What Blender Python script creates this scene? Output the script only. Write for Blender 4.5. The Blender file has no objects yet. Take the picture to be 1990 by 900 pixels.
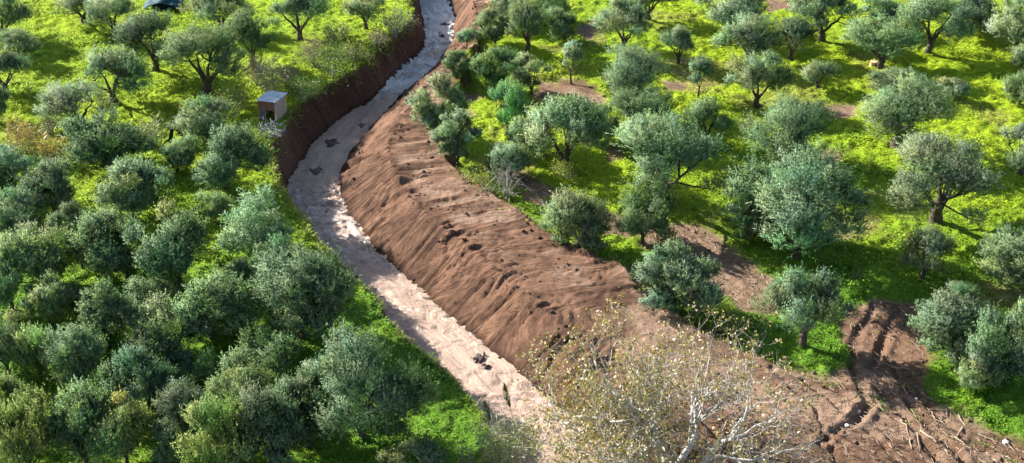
import bpy, math, random
import numpy as np
from mathutils import Vector, Matrix, Euler

# ------------------------------------------------------------------ camera, sky, sun, exposure
S = bpy.context.scene
COL = S.collection
H = 39.0; PITCH = math.radians(31.0); HFOV = math.radians(42.0)
FPX = 995 / math.tan(HFOV / 2)
cam_d = bpy.data.cameras.new('camera'); cam = bpy.data.objects.new('camera', cam_d); COL.objects.link(cam)
cam.location = (0, 0, H); cam.rotation_euler = (math.pi / 2 - PITCH, 0, 0)
cam_d.sensor_width = 36; cam_d.angle = HFOV; cam_d.clip_start = 0.5; cam_d.clip_end = 9000
S.camera = cam
S.render.resolution_x = 1024; S.render.resolution_y = 463

SUN_EL = math.radians(28.5)
sv = Vector((-0.85, 0.53, 0)).normalized() * math.cos(SUN_EL); sv.z = math.sin(SUN_EL)
world = bpy.data.worlds.new('World'); S.world = world; world.use_nodes = True
wn = world.node_tree.nodes; wl = world.node_tree.links
sky = wn.new('ShaderNodeTexSky'); sky.sky_type = 'NISHITA'; sky.sun_disc = False
sky.sun_elevation = SUN_EL; sky.sun_rotation = math.atan2(sv.x, sv.y)
wl.new(sky.outputs[0], wn['Background'].inputs[0]); wn['Background'].inputs[1].default_value = 0.074
sun_d = bpy.data.lights.new('sun', 'SUN'); sun_d.energy = 5.0; sun_d.angle = math.radians(0.55); sun_d.color = (1, 0.945, 0.86)
sun = bpy.data.objects.new('sun', sun_d); COL.objects.link(sun)
sun.rotation_euler = sv.to_track_quat('Z', 'Y').to_euler(); sun.location = (-60, 60, 60)
S.view_settings.view_transform = 'Standard'; S.view_settings.look = 'None'
S.view_settings.exposure = 1.68; S.view_settings.gamma = 1

# ------------------------------------------------------------------ helpers
CP, SP = math.cos(PITCH), math.sin(PITCH)
def pw(x, y, z=0.0):
    """photo pixel -> point on the horizontal plane at height z"""
    a = (x - 995) / FPX; b = (450 - y) / FPX
    rz = -SP + b * CP
    t = (z - H) / rz
    return np.array([a * t, (CP + b * SP) * t])
def mpp(x, y):
    """metres per photo pixel at ground point, and the depression angle there"""
    b = (450 - y) / FPX
    dep = PITCH - math.atan(b)
    sl = H / math.sin(dep)
    return sl * math.cos(math.atan(b)) / FPX, dep

def vnoise(x, y, seed=0):
    x = np.asarray(x, float); y = np.asarray(y, float)
    xi = np.floor(x).astype(np.int64); yi = np.floor(y).astype(np.int64)
    fx = x - xi; fy = y - yi
    fx = fx * fx * (3 - 2 * fx); fy = fy * fy * (3 - 2 * fy)
    def h(a, b):
        n = (a * 374761393 + b * 668265263 + seed * 974634773) & 0xffffffff
        n = ((n ^ (n >> 13)) * 1274126177) & 0xffffffff
        n = (n ^ (n >> 16)) & 0xffff
        return n / 65535.0
    return (h(xi, yi) * (1 - fx) * (1 - fy) + h(xi + 1, yi) * fx * (1 - fy)
            + h(xi, yi + 1) * (1 - fx) * fy + h(xi + 1, yi + 1) * fx * fy)
def fbm(x, y, seed=0, o=4, g=0.5):
    s = 0; a = 1; t = 0
    for k in range(o):
        s = s + a * vnoise(x * 2 ** k, y * 2 ** k, seed + k * 17); t += a; a *= g
    return s / t
def sstep(a, b, x):
    t = np.clip((x - a) / (b - a), 0, 1); return t * t * (3 - 2 * t)

def np_mesh(name, V, F, col=None, smooth=False, mat=None, attrs=None, vec=None):
    """V (n,3); F (m,k) with constant k; col (n,3) point colours"""
    me = bpy.data.meshes.new(name)
    V = np.asarray(V, np.float32); F = np.asarray(F, np.int32)
    m, k = F.shape
    me.vertices.add(len(V)); me.vertices.foreach_set('co', V.ravel())
    me.loops.add(m * k); me.loops.foreach_set('vertex_index', F.ravel())
    me.polygons.add(m); me.polygons.foreach_set('loop_start', np.arange(0, m * k, k, dtype=np.int32))
    me.polygons.foreach_set('use_smooth', np.full(m, smooth))
    me.update(calc_edges=True)
    if col is not None:
        a = me.attributes.new('Col', 'FLOAT_COLOR', 'POINT')
        c = np.ones((len(V), 4), np.float32); c[:, :3] = col
        a.data.foreach_set('color', c.ravel())
    if vec is not None:
        a = me.attributes.new('nrm', 'FLOAT_VECTOR', 'POINT'); a.data.foreach_set('vector', np.asarray(vec, np.float32).ravel())
    for nm, arr in (attrs or {}).items():
        a = me.attributes.new(nm, 'FLOAT', 'POINT'); a.data.foreach_set('value', np.asarray(arr, np.float32))
    if mat: me.materials.append(mat)
    return me

class MB:
    """collects quads/tris with colours; builds one mesh"""
    def __init__(s): s.V = []; s.F = []; s.n = 0
    def add(s, V, F):
        V = np.asarray(V, float).reshape(-1, 3)
        s.V.append(V); s.F += [tuple(i + s.n for i in f) for f in F]; s.n += len(V)
    def box(s, c, d, rz=0, jit=0):
        x, y, z = np.array(d) / 2
        P = np.array([[-x, -y, -z], [x, -y, -z], [x, y, -z], [-x, y, -z], [-x, -y, z], [x, -y, z], [x, y, z], [-x, y, z]])
        co, si = math.cos(rz), math.sin(rz)
        R = np.array([[co, -si, 0], [si, co, 0], [0, 0, 1]])
        s.add(P @ R.T + np.array(c), [(0, 3, 2, 1), (4, 5, 6, 7), (0, 1, 5, 4), (1, 2, 6, 5), (2, 3, 7, 6), (3, 0, 4, 7)])
    def tube(s, P, R, k=6, cap=True):
        P = np.asarray(P, float); n = len(P)
        R = np.broadcast_to(np.asarray(R, float), (n,))
        T = np.gradient(P, axis=0); T /= (np.linalg.norm(T, axis=1)[:, None] + 1e-9)
        ref = np.array([0.31, 0.17, 0.93]) if abs(T[0] @ np.array([0.31, 0.17, 0.93])) < 0.9 else np.array([1., 0, 0])
        A = np.cross(T, ref); A /= (np.linalg.norm(A, axis=1)[:, None] + 1e-9); B = np.cross(T, A)
        an = np.arange(k) * 2 * math.pi / k
        V = (P[:, None] + R[:, None, None] * (np.cos(an)[None, :, None] * A[:, None] + np.sin(an)[None, :, None] * B[:, None])).reshape(-1, 3)
        F = [(i * k + j, i * k + (j + 1) % k, (i + 1) * k + (j + 1) % k, (i + 1) * k + j) for i in range(n - 1) for j in range(k)]
        if cap: F += [tuple(range(k))[::-1], tuple((n - 1) * k + j for j in range(k))]
        s.add(V, F)
    def mesh(s, name, mat, smooth=False):
        me = bpy.data.meshes.new(name)
        me.from_pydata(np.concatenate(s.V).tolist(), [], s.F)
        me.polygons.foreach_set('use_smooth', np.full(len(me.polygons), smooth)); me.materials.append(mat); me.update()
        return me

def link(name, data, parent=None):
    o = bpy.data.objects.new(name, data); COL.objects.link(o)
    if parent: o.parent = parent
    return o
def tag(o, label=None, cat=None, group=None, kind=None):
    if label: o['label'] = label
    if cat: o['category'] = cat
    if group: o['group'] = group
    if kind: o['kind'] = kind
    return o

# ------------------------------------------------------------------ materials
def new_mat(name):
    m = bpy.data.materials.new(name); m.use_nodes = True
    nt = m.node_tree; b = nt.nodes['Principled BSDF']
    return m, nt, b
def ramp(nt, src, stops):
    r = nt.nodes.new('ShaderNodeValToRGB'); e = r.color_ramp.elements
    while len(e) < len(stops): e.new(0.5)
    for i, (p, c) in enumerate(stops): e[i].position = p; e[i].color = (*c, 1)
    nt.links.new(src, r.inputs[0]); return r
def noise(nt, scale, detail=4, rough=0.6, coord=None):
    n = nt.nodes.new('ShaderNodeTexNoise'); n.inputs['Scale'].default_value = scale
    n.inputs['Detail'].default_value = detail; n.inputs['Roughness'].default_value = rough
    if coord is None:
        tc = nt.nodes.get('tc') or nt.nodes.new('ShaderNodeTexCoord'); tc.name = 'tc'; coord = tc.outputs['Object']
    nt.links.new(coord, n.inputs['Vector']); return n
def mul(nt, a, b, f=1.0):
    m = nt.nodes.new('ShaderNodeMix'); m.data_type = 'RGBA'; m.blend_type = 'MULTIPLY'; m.inputs[0].default_value = f
    nt.links.new(a, m.inputs[6]); nt.links.new(b, m.inputs[7]); return m.outputs[2]
def bump(nt, b, src, dist, strength=1.0):
    n = nt.nodes.new('ShaderNodeBump'); n.inputs['Distance'].default_value = dist; n.inputs['Strength'].default_value = strength
    nt.links.new(src, n.inputs['Height']); nt.links.new(n.outputs[0], b.inputs['Normal']); return n

def ground_mat():
    m, nt, b = new_mat('soil_and_turf')
    at = nt.nodes.new('ShaderNodeAttribute'); at.attribute_name = 'Col'
    n1 = noise(nt, 2.6, 8, 0.72); n2 = noise(nt, 14, 8, 0.8)
    r1 = ramp(nt, n1.outputs[0], [(0.3, (0.62, 0.60, 0.58)), (0.5, (0.98, 0.98, 0.98)), (0.72, (1.25, 1.25, 1.25))])
    r2 = ramp(nt, n2.outputs[0], [(0.32, (0.66, 0.64, 0.62)), (0.52, (1.0, 1.0, 1.0)), (0.7, (1.2, 1.2, 1.2))])
    c = mul(nt, mul(nt, at.outputs['Color'], r1.outputs[0]), r2.outputs[0])
    ga = nt.nodes.new('ShaderNodeAttribute'); ga.attribute_name = 'gs'; gb = nt.nodes.new('ShaderNodeAttribute'); gb.attribute_name = 'gc'
    cx = nt.nodes.new('ShaderNodeCombineXYZ'); nt.links.new(ga.outputs['Fac'], cx.inputs[0]); nt.links.new(gb.outputs['Fac'], cx.inputs[1])
    n3 = noise(nt, 3.0, 5, 0.62, cx.outputs[0])
    r3 = ramp(nt, n3.outputs[0], [(0.30, (0.55, 0.50, 0.47)), (0.44, (0.95, 0.95, 0.95)), (0.7, (1.22, 1.2, 1.18))])
    c = mul(nt, c, r3.outputs[0], .8)
    nt.links.new(c, b.inputs['Base Color']); b.inputs['Roughness'].default_value = 0.9
    b.inputs['Specular IOR Level'].default_value = 0.15
    add = nt.nodes.new('ShaderNodeMath'); add.operation = 'ADD'
    nt.links.new(n1.outputs[0], add.inputs[0]); nt.links.new(n2.outputs[0], add.inputs[1])
    ad2 = nt.nodes.new('ShaderNodeMath'); ad2.operation = 'MULTIPLY_ADD'; ad2.inputs[1].default_value = 2.6
    nt.links.new(n3.outputs[0], ad2.inputs[0]); nt.links.new(add.outputs[0], ad2.inputs[2])
    bump(nt, b, ad2.outputs[0], 0.13, 1.0)
    return m

def leaf_mat(name, transl=0.3, rough=0.5, use_obj=True, tcol=(1.5, 1.35, 0.5), spec=0.3, soft=False):
    m, nt, b = new_mat(name)
    at = nt.nodes.new('ShaderNodeAttribute'); at.attribute_name = 'Col'
    c = at.outputs['Color']
    if use_obj:
        oi = nt.nodes.new('ShaderNodeObjectInfo'); c = mul(nt, c, oi.outputs['Color'])
    nt.links.new(c, b.inputs['Base Color']); b.inputs['Roughness'].default_value = rough
    b.inputs['Specular IOR Level'].default_value = spec
    t = nt.nodes.new('ShaderNodeBsdfTranslucent')
    k = nt.nodes.new('ShaderNodeRGB'); k.outputs[0].default_value = (*tcol, 1)
    nt.links.new(mul(nt, c, k.outputs[0]), t.inputs['Color'])
    if soft:      # leaves share the clump's rounding, as massed foliage does
        an = nt.nodes.new('ShaderNodeAttribute'); an.attribute_name = 'nrm'
        vt = nt.nodes.new('ShaderNodeVectorTransform'); vt.vector_type = 'NORMAL'; vt.convert_from = 'OBJECT'; vt.convert_to = 'WORLD'
        nt.links.new(an.outputs['Vector'], vt.inputs[0])
        nt.links.new(vt.outputs[0], b.inputs['Normal']); nt.links.new(vt.outputs[0], t.inputs['Normal'])
    mx = nt.nodes.new('ShaderNodeMixShader'); mx.inputs[0].default_value = transl
    nt.links.new(b.outputs[0], mx.inputs[1]); nt.links.new(t.outputs[0], mx.inputs[2])
    nt.links.new(mx.outputs[0], nt.nodes['Material Output'].inputs[0])
    return m

def plain_mat(name, c1, c2, scale=6, rough=0.85, bmp=0.02, stretch=(1, 1, 1), spec=0.2, metal=0.0):
    m, nt, b = new_mat(name)
    tc = nt.nodes.new('ShaderNodeTexCoord'); tc.name = 'tc'
    mp = nt.nodes.new('ShaderNodeMapping'); mp.inputs['Scale'].default_value = stretch
    nt.links.new(tc.outputs['Object'], mp.inputs[0])
    n = noise(nt, scale, 6, 0.7, mp.outputs[0])
    r = ramp(nt, n.outputs[0], [(0.3, c1), (0.7, c2)])
    nt.links.new(r.outputs[0], b.inputs['Base Color']); b.inputs['Roughness'].default_value = rough
    b.inputs['Specular IOR Level'].default_value = spec; b.inputs['Metallic'].default_value = metal
    bump(nt, b, n.outputs[0], bmp)
    return m

def water_mat():
    m, nt, b = new_mat('muddy_water')
    at = nt.nodes.new('ShaderNodeAttribute'); at.attribute_name = 'foam'
    fs = nt.nodes.new('ShaderNodeAttribute'); fs.attribute_name = 'fs'; fc = nt.nodes.new('ShaderNodeAttribute'); fc.attribute_name = 'fc'
    cx = nt.nodes.new('ShaderNodeCombineXYZ'); nt.links.new(fs.outputs['Fac'], cx.inputs[0]); nt.links.new(fc.outputs['Fac'], cx.inputs[1])
    n0 = noise(nt, 0.7, 4, 0.6, cx.outputs[0]); n1 = noise(nt, 2.6, 5, 0.65, cx.outputs[0]); n2 = noise(nt, 8, 4, 0.7)
    r = ramp(nt, n0.outputs[0], [(0.35, (0.35, 0.24, 0.175)), (0.65, (0.49, 0.36, 0.28))])
    add = nt.nodes.new('ShaderNodeMath'); add.operation = 'MULTIPLY_ADD'; add.inputs[1].default_value = 0.5
    nt.links.new(n2.outputs[0], add.inputs[0]); nt.links.new(n1.outputs[0], add.inputs[2])
    fr = nt.nodes.new('ShaderNodeMath'); fr.operation = 'MULTIPLY_ADD'; fr.inputs[1].default_value = 1.1; fr.inputs[2].default_value = -0.5
    nt.links.new(add.outputs[0], fr.inputs[0])
    sm = nt.nodes.new('ShaderNodeMath'); sm.operation = 'ADD'
    nt.links.new(fr.outputs[0], sm.inputs[0]); nt.links.new(at.outputs['Fac'], sm.inputs[1])
    fm = nt.nodes.new('ShaderNodeMapRange'); fm.inputs[1].default_value = 0.55; fm.inputs[2].default_value = 1.15
    nt.links.new(sm.outputs[0], fm.inputs[0])
    mx = nt.nodes.new('ShaderNodeMix'); mx.data_type = 'RGBA'
    nt.links.new(fm.outputs[0], mx.inputs[0]); nt.links.new(r.outputs[0], mx.inputs[6]); mx.inputs[7].default_value = (0.74, 0.71, 0.67, 1)
    nt.links.new(mx.outputs[2], b.inputs['Base Color'])
    b.inputs['Roughness'].default_value = 0.12; b.inputs['IOR'].default_value = 1.33; b.inputs['Specular IOR Level'].default_value = 0.8
    bump(nt, b, add.outputs[0], 0.18, 1.0)
    return m

M_GROUND = ground_mat()
M_GRASS = leaf_mat('turf_leaves', 0.42, 0.6, False, (1.25, 1.2, 0.4), 0.2, True)
M_OLIVE = leaf_mat('olive_leaves', 0.42, 0.6, True, (0.95, 1.15, 0.6), 0.2, True)
M_BARK = plain_mat('olive_bark', (0.035, 0.027, 0.02), (0.11, 0.09, 0.07), 9, 0.9, 0.04, (1, 1, 0.4))
M_PALEBARK = plain_mat('pale_bark', (0.38, 0.37, 0.34), (0.66, 0.65, 0.61), 5, 0.8, 0.01)
M_TWIG = plain_mat('grey_twigs', (0.26, 0.24, 0.21), (0.48, 0.45, 0.41), 6, 0.9, 0.0)
M_BROADLEAF = leaf_mat('autumn_leaves', 0.3, 0.5, False, (1.3, 1.15, 0.5), 0.4)
M_WATER = water_mat()
M_MUD = plain_mat('wet_mud', (0.05, 0.033, 0.024), (0.15, 0.095, 0.068), 7, 0.6, 0.05, spec=0.4)
M_CLOD = plain_mat('soil_clod', (0.13, 0.075, 0.048), (0.30, 0.18, 0.115), 3, 0.95, 0.02)
M_PLANK = plain_mat('weathered_plank', (0.26, 0.20, 0.165), (0.56, 0.46, 0.39), 7, 0.85, 0.01, (1, 1, 0.15))
M_REDBOARD = plain_mat('rust_red_board', (0.14, 0.065, 0.05), (0.26, 0.13, 0.10), 5, 0.8, 0.01)
M_DARKBOARD = plain_mat('grey_boards', (0.10, 0.095, 0.09), (0.24, 0.22, 0.20), 5, 0.8, 0.01, (1, 1, 0.2))
M_TIN = plain_mat('galvanised_sheet', (0.32, 0.34, 0.37), (0.72, 0.73, 0.75), 3, 0.4, 0.01, spec=0.5, metal=0.2)
M_TARP = plain_mat('teal_tarpaulin', (0.004, 0.02, 0.032), (0.015, 0.085, 0.105), 3.5, 0.8, 0.03, spec=0.4)
M_TARPDARK = plain_mat('navy_netting', (0.012, 0.022, 0.035), (0.03, 0.05, 0.07), 4, 0.7, 0.05)
M_DEADWOOD = plain_mat('blackened_wood', (0.008, 0.007, 0.006), (0.03, 0.025, 0.02), 5, 0.9, 0.03)
M_STICK = plain_mat('dry_stick', (0.20, 0.145, 0.10), (0.40, 0.31, 0.23), 5, 0.9, 0.01)
M_STONE = plain_mat('pale_stone', (0.42, 0.39, 0.35), (0.68, 0.65, 0.6), 4, 0.9, 0.02)
M_CUT = plain_mat('sawn_wood', (0.50, 0.26, 0.12), (0.75, 0.52, 0.30), 4, 0.8, 0.01)
M_REED = leaf_mat('reed_leaves', 0.3, 0.5, False, (1.3, 1.2, 0.6), 0.3)

# ------------------------------------------------------------------ the lie of the land
ZW0 = -2.2
def zwater(y): return ZW0 + 0.35 * sstep(72, 46, np.asarray(y, float)) * 1.0
def poly(pts, z):
    P = np.array([pw(a, b, z) for a, b in pts]); P = P[np.argsort(P[:, 1])]
    return P
LB_px = [(790,0),(806,30),(782,55),(752,78),(738,100),(712,125),(667,147),(632,165),(600,190),(570,215),(543,255),(527,290),(527,325),(545,370),(570,400),(600,440),(625,480),(660,520),(700,555),(740,598),(775,645),(830,690),(880,740),(905,765),(935,800),(960,850),(985,900)]
WL_px = [(815,0),(827,37),(834,82),(817,110),(790,140),(765,160),(740,185),(710,212),(670,230),(640,260),(610,290),(587,320),(570,350),(565,370)]
WR_px = [(857,0),(875,25),(879,82),(850,115),(840,130),(810,155),(780,175),(750,205),(730,225),(715,245),(685,275),(670,305),(652,330),(645,365),(652,385),(665,415),(687,447),(720,487),(750,520),(795,557),(825,587),(862,622),(897,650),(940,690),(1000,735),(1060,790),(1130,850),(1200,900)]
CR_px = [(925,0),(920,40),(910,75),(895,110),(865,145),(820,180),(785,215),(762,250),(750,285),(758,320),(780,360),(815,400),(855,440),(895,470),(940,510),(990,555),(1045,600),(1095,640),(1155,700),(1235,760),(1330,830),(1450,900)]
OU_px = [(965,0),(950,40),(938,80),(915,130),(895,180),(868,230),(872,280),(885,330),(930,370),(985,402),(1060,452),(1120,492),(1200,520),(1250,562),(1300,612),(1400,655),(1480,692),(1560,715),(1620,738),(1750,800),(1990,900)]
LB = poly(LB_px, 0.0); WRt = poly(WR_px, ZW0); CR = poly(CR_px, 0.35); OU = poly(OU_px, 0.05)
wlu = poly(WL_px, ZW0)
def ext(P, slope_near=None):
    """carry an edge on past the frame in the direction it leaves it"""
    a, b = P[0], P[min(4, len(P) - 1)]; d0 = (a[0] - b[0]) / (a[1] - b[1])
    if slope_near is not None: d0 = slope_near
    near = np.array([a[0] + d0 * (20 - a[1]), 20.])
    e, f = P[-1], P[-4]; d1 = np.clip((e[0] - f[0]) / (e[1] - f[1]), -0.4, 0.4)
    far = np.array([e[0] + 0.1 * (150 - e[1]), 150.])
    return np.vstack([near, P, far])
LBe, WRe, CRe, OUe = ext(LB, -0.45), ext(WRt, -0.45), ext(CR, -0.45), ext(OU, -0.45)
wl_lo_y = np.arange(20, wlu[0, 1] - 1.5, 1.0)
wl_lo = np.stack([np.interp(wl_lo_y, LBe[:, 1], LBe[:, 0]) + 1.15, wl_lo_y], 1)
WLe = np.vstack([wl_lo, wlu, [wlu[-1, 0] + 0.1 * (150 - wlu[-1, 1]), 150]])
def smooth_line(P, w, amp, seed):
    ys = np.arange(18, 152, 0.25); xs = np.interp(ys, P[:, 1], P[:, 0])
    k = np.exp(-0.5 * (np.arange(-12, 13) * 0.25 / w) ** 2); k /= k.sum()
    xs = np.convolve(np.pad(xs, 12, 'edge'), k, 'valid')
    return ys, xs + amp * (fbm(ys * .45, ys * 0 + .5, seed, 3, .7) - .5) * 2
EDGE = {'LB': .38, 'WL': .30, 'WR': .28, 'CR': .35, 'OU': .5}
LINES = {n: smooth_line(P, .6, EDGE[n], 700 + i) for i, (n, P) in enumerate ((('LB', LBe), ('WL', WLe), ('WR', WRe), ('CR', CRe), ('OU', OUe)))}
def ln(n, y): return np.interp(y, *LINES[n])

def inpoly(px, x, y):
    P = np.array([pw(a, b) for a, b in px]); n = len(P)
    c = np.zeros(np.shape(x), bool); dmin = np.full(np.shape(x), 1e9)
    for i in range(n):
        (x1, y1), (x2, y2) = P[i], P[(i + 1) % n]
        c ^= ((y1 > y) != (y2 > y)) & (x < (x2 - x1) * (y - y1) / (y2 - y1 + 1e-12) + x1)
        dx, dy = x2 - x1, y2 - y1
        t = np.clip(((x - x1) * dx + (y - y1) * dy) / (dx * dx + dy * dy), 0, 1)
        dmin = np.minimum(dmin, np.hypot(x - x1 - t * dx, y - y1 - t * dy))
    return np.where(c, dmin, -dmin)        # signed distance, metres
TRACKS = [   # bare earth outside the spoil bank: (polygon in photo pixels, paleness)
    ([(1250,600),(1400,652),(1480,690),(1560,714),(1620,738),(1655,700),(1640,640),(1652,606),(1700,580),(1765,592),(1790,640),(1805,690),(1790,740),(1850,795),(1920,842),(1990,862),(2300,960),(2300,1100),(1300,1100),(1200,700)], 0.22),
    ([(1245,432),(1335,436),(1425,492),(1525,552),(1510,606),(1440,600),(1345,536),(1250,480)], 0.75),
    ([(960,318),(1000,330),(1050,362),(1100,378),(1098,392),(1040,380),(985,352),(950,335)], 0.8),
    ([(1005,375),(1090,398),(1085,412),(1030,396)], 0.6),
    ([(1100,374),(1190,418),(1262,434),(1262,466),(1180,455),(1094,402)], 0.6),
    ([(1085,150),(1170,165),(1180,205),(1120,215),(1075,185)], 0.25),
    ([(1120,45),(1155,40),(1165,85),(1125,85)], 0.7),
    ([(1045,160),(1080,165),(1110,190),(1080,205),(1045,190)], 0.5),
    ([(1600,205),(1660,212),(1665,232),(1605,235)], 0.8), ([(1590,295),(1625,300),(1632,320),(1595,318)], 0.8),
    ([(1170,290),(1200,285),(1205,310),(1180,320)], 0.7), ([(1280,155),(1335,165),(1330,182),(1290,178)], 0.6),
    ([(905,175),(930,185),(920,230),(895,225)], 0.7), ([(1480,0),(1540,0),(1560,20),(1500,22)], 0.5),
]
RUTS = [([(1640,700),(1700,740),(1745,790),(1790,850),(1830,905)], .20, .17), ([(1762,772),(1800,815),(1850,870),(1880,905)], .22, .18),
 ([(1788,768),(1840,815),(1900,865),(1955,905)], .20, .16), ([(1702,588),(1672,640),(1650,702)], .20, .18), ([(1745,600),(1718,655),(1690,712)], .18, .20),
 ([(1650,702),(1692,780),(1655,828),(1595,862)], .22, .22), ([(1560,742),(1640,800),(1700,850),(1742,905)], .16, .14), ([(1720,690),(1770,760),(1900,850),(1990,900)], .15, .13),
 ([(1268,456),(1350,502),(1440,562),(1500,592)], .16, .15), ([(1300,443),(1400,493),(1505,558)], .15, .15), ([(1500,720),(1580,790),(1630,905)], .15, .12),
 ([(965,325),(1040,362),(1100,384),(1190,430),(1268,456)], .12, .15)]
RUTS = [(np.array([pw(a, b) for a, b in p]), d, w) for p, d, w in RUTS]
def ruts(x, y, d):
    z = np.zeros_like(x); i = np.nonzero((x > -2) & (y > 40) & (y < 82) & (d > .05))
    if len(i[0]) == 0: return z
    xs, ys = x[i], y[i]; wx = .5 * (fbm(xs * .6, ys * .6, 401, 3) - .5); wy = .5 * (fbm(xs * .6, ys * .6, 405, 3) - .5)
    acc = np.zeros_like(xs)
    for P, dep, w in RUTS:
        dm = np.full(xs.shape, 1e9); along = np.zeros_like(xs); L0 = 0
        for (x1, y1), (x2, y2) in zip(P[:-1], P[1:]):
            dx, dy = x2 - x1, y2 - y1; l = math.hypot(dx, dy)
            t = np.clip(((xs + wx - x1) * dx + (ys + wy - y1) * dy) / (l * l), 0, 1)
            d = np.hypot(xs + wx - x1 - t * dx, ys + wy - y1 - t * dy); m = d < dm
            along = np.where(m, L0 + t * l, along); dm = np.minimum(dm, d); L0 += l
        fade = .35 + 1.0 * vnoise(along * .5, along * 0 + dep * 50, 407)
        acc += fade * (-dep * np.exp(-(dm / w) ** 4) * (1 + .3 * np.sin(along * 16)) + dep * .55 * np.exp(-((dm - w * 2.0) / (w * .7)) ** 2))
    z[i] = acc
    return z
def land(x, y, detail=True):
    """height, bare-earth mask, colour for points of the land"""
    x = np.asarray(x, float); y = np.asarray(y, float)
    lb, wl_, wr, cr, ou = (ln(n, y) for n in ('LB', 'WL', 'WR', 'CR', 'OU'))
    zw = zwater(y)
    near = sstep(125, 112, y) * sstep(34, 42, y)
    base = 0.5 * (fbm(x * 0.06, y * 0.06, 3, 3) - 0.5)
    z = base.copy()
    # cut bank on the left
    t = np.clip((x - lb) / np.maximum(wl_ - lb, 0.2), 0, 1)
    zl = base * (1 - t) + (zw - 0.35) * (t ** 0.85)
    z = np.where(x > lb, zl, z)
    # right side: water foot -> crest -> outer edge
    t2 = np.clip((x - wr) / np.maximum(cr - wr, 0.3), 0, 1)
    crest = 0.05 + 0.42 * sstep(47, 58, y) + 0.3 * (fbm(x * 0.15, y * 0.15, 9, 3) - 0.5)
    zr = (zw - 0.3) * (1 - t2 ** 0.9) + crest * t2 ** 0.9
    z = np.where(x > wr, zr, z)
    t3 = np.clip((x - cr) / np.maximum(ou - cr, 0.3), 0, 1)
    drop = sstep(.80 + .1 * fbm(x * .5, y * .5, 27, 2), 1.0, t3)
    zo = (crest + .35 * t3 * sstep(52, 58, y)) * (1 - drop) + base * drop + 0.30 * sstep(50, 58, y) * fbm(x * .5, y * .5, 8, 2) * np.exp(-((t3 - 0.93) / 0.08) ** 2)
    z = np.where(x > cr, zo, z)
    bed = (x > wl_) & (x <= wr)
    z = np.where(bed, zw - 0.45, z)
    # bare earth
    wob = (fbm(x * 0.7, y * 0.7, 21, 4) - 0.5)
    chan = np.minimum(x - lb + 0.12 + wob * 0.5, ou - x + wob * 1.6)
    dirt = sstep(-0.15, 0.2, chan)
    pale = np.zeros_like(x)
    tr = np.zeros_like(x)
    for px, p in TRACKS:
        d = inpoly(px, x, y) + (0.25 if p != .7 and p != .25 else -.1) + wob * 1.5
        m = sstep(-0.4, 0.5, d); tr = np.maximum(tr, m); pale = np.maximum(pale, m * p)
    thin = sstep(0.69, 0.78, fbm(x * 0.16, y * 0.16, 55, 4)) * (x > lb) * 0.6
    d_all = np.maximum(np.maximum(dirt, tr), thin)
    chanm = sstep(-0.1, 0.1, np.minimum(x - lb, ou - x))
    # direction across the stream for bucket marks
    m_ = (ln('WR', y + 1.5) - ln('WR', y - 1.5)) / 3.0
    s = (y + m_ * (x - wr)) / np.sqrt(1 + m_ * m_); c = (x - wr) / np.sqrt(1 + m_ * m_)
    if detail:
        lm = sstep(0.02, 0.15, t2) * (1 - sstep(0.0, 0.25, t3)) * (x > wr)
        warp = 1.6 * fbm(s * 0.22, c * 0.2, 5, 3)
        wv = s * 1.0 + 0.30 * c + warp
        am = sstep(.25, .70, fbm(x * .30, y * .30, 33, 3))
        fur = np.abs(2 * vnoise(wv * 3.1, c * 0.30 + warp, 12) - 1) * 1.0 + 0.7 * vnoise(wv * 1.5, c * .22, 11) + 0.8 * vnoise(wv * 5.6, c * 0.6, 13)
        z = z + near * lm * (0.15 + 0.30 * am) * (fur - 1.1)
        gul = sstep(.62, .80, vnoise(wv * 1.1, c * .12, 16)); z = z - near * lm * .16 * gul * vnoise(wv * 4, c * .8, 18)
        pl = sstep(0.0, 0.2, t3) * (x > cr) * (x < ou + 1)
        tw = s * .8 + 1.8 * fbm(x * .25, y * .25, 7, 3)
        trk = np.abs(2 * vnoise(tw * 2.6, (c + .6 * s) * 0.28, 14) - 1) + .5 * fbm(x * 1.3, y * 1.3, 17, 3)
        z = z + near * pl * (0.05 + 0.15 * sstep(50, 60, y)) * (trk - 0.7) * (.35 + .9 * am)
        rough = np.abs(fbm(x * 1.9, y * 1.9, 31, 5, 0.68) - 0.5) * 2.4
        z = z - near * dirt * np.where(bed, 0.1, 1) * (0.05 + 0.12 * sstep(.52, .72, fbm(x * .45, y * .45, 35, 3))) * (rough - 0.25) * np.where(x < wl_, 0.9, 1.0)
        # cut face on the left: vertical rills
        m2 = (ln('LB', y + 1.5) - ln('LB', y - 1.5)) / 3.0
        s2 = (y + m2 * (x - lb)) / np.sqrt(1 + m2 * m2)
        z = z + near * (x > lb - 0.2) * (x < wl_) * 0.55 * (fbm(s2 * 1.3 + .6 * x, x * 0.6, 41, 4, .65) + 0.4 * vnoise(s2 * 5 + 2 * x, x * 0.9, 43) - 0.75) * sstep(0, 0.3, t) * (1 - 0.6 * sstep(0.7, 1, t))
        # wheel ruts in the bare patch, and along the track
        gx = x * 0.80 + y * 0.60
        big = sstep(0, 1, inpoly(TRACKS[0][0], x, y))
        rw = gx * 1.7 + 1.6 * vnoise(x * .2, y * .2, 6)
        z = z + near * big * 0.20 * (np.abs(2 * vnoise(rw * 1.5, (y * 0.8 - x * 0.6) * 0.07, 15) - 1) + .4 * vnoise(rw * 3.3, (y * .8 - x * .6) * .25, 25) - 0.7) * sstep(9, 14, x)
        z = z - near * (tr - big).clip(0, 1) * 0.10 * (vnoise(gx * 2.2, (y * .8 - x * .6) * .2, 19))
        z = z + ruts(x, y, d_all) * d_all
        # turf is lumpy
        tf = (1 - d_all) * near
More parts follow.
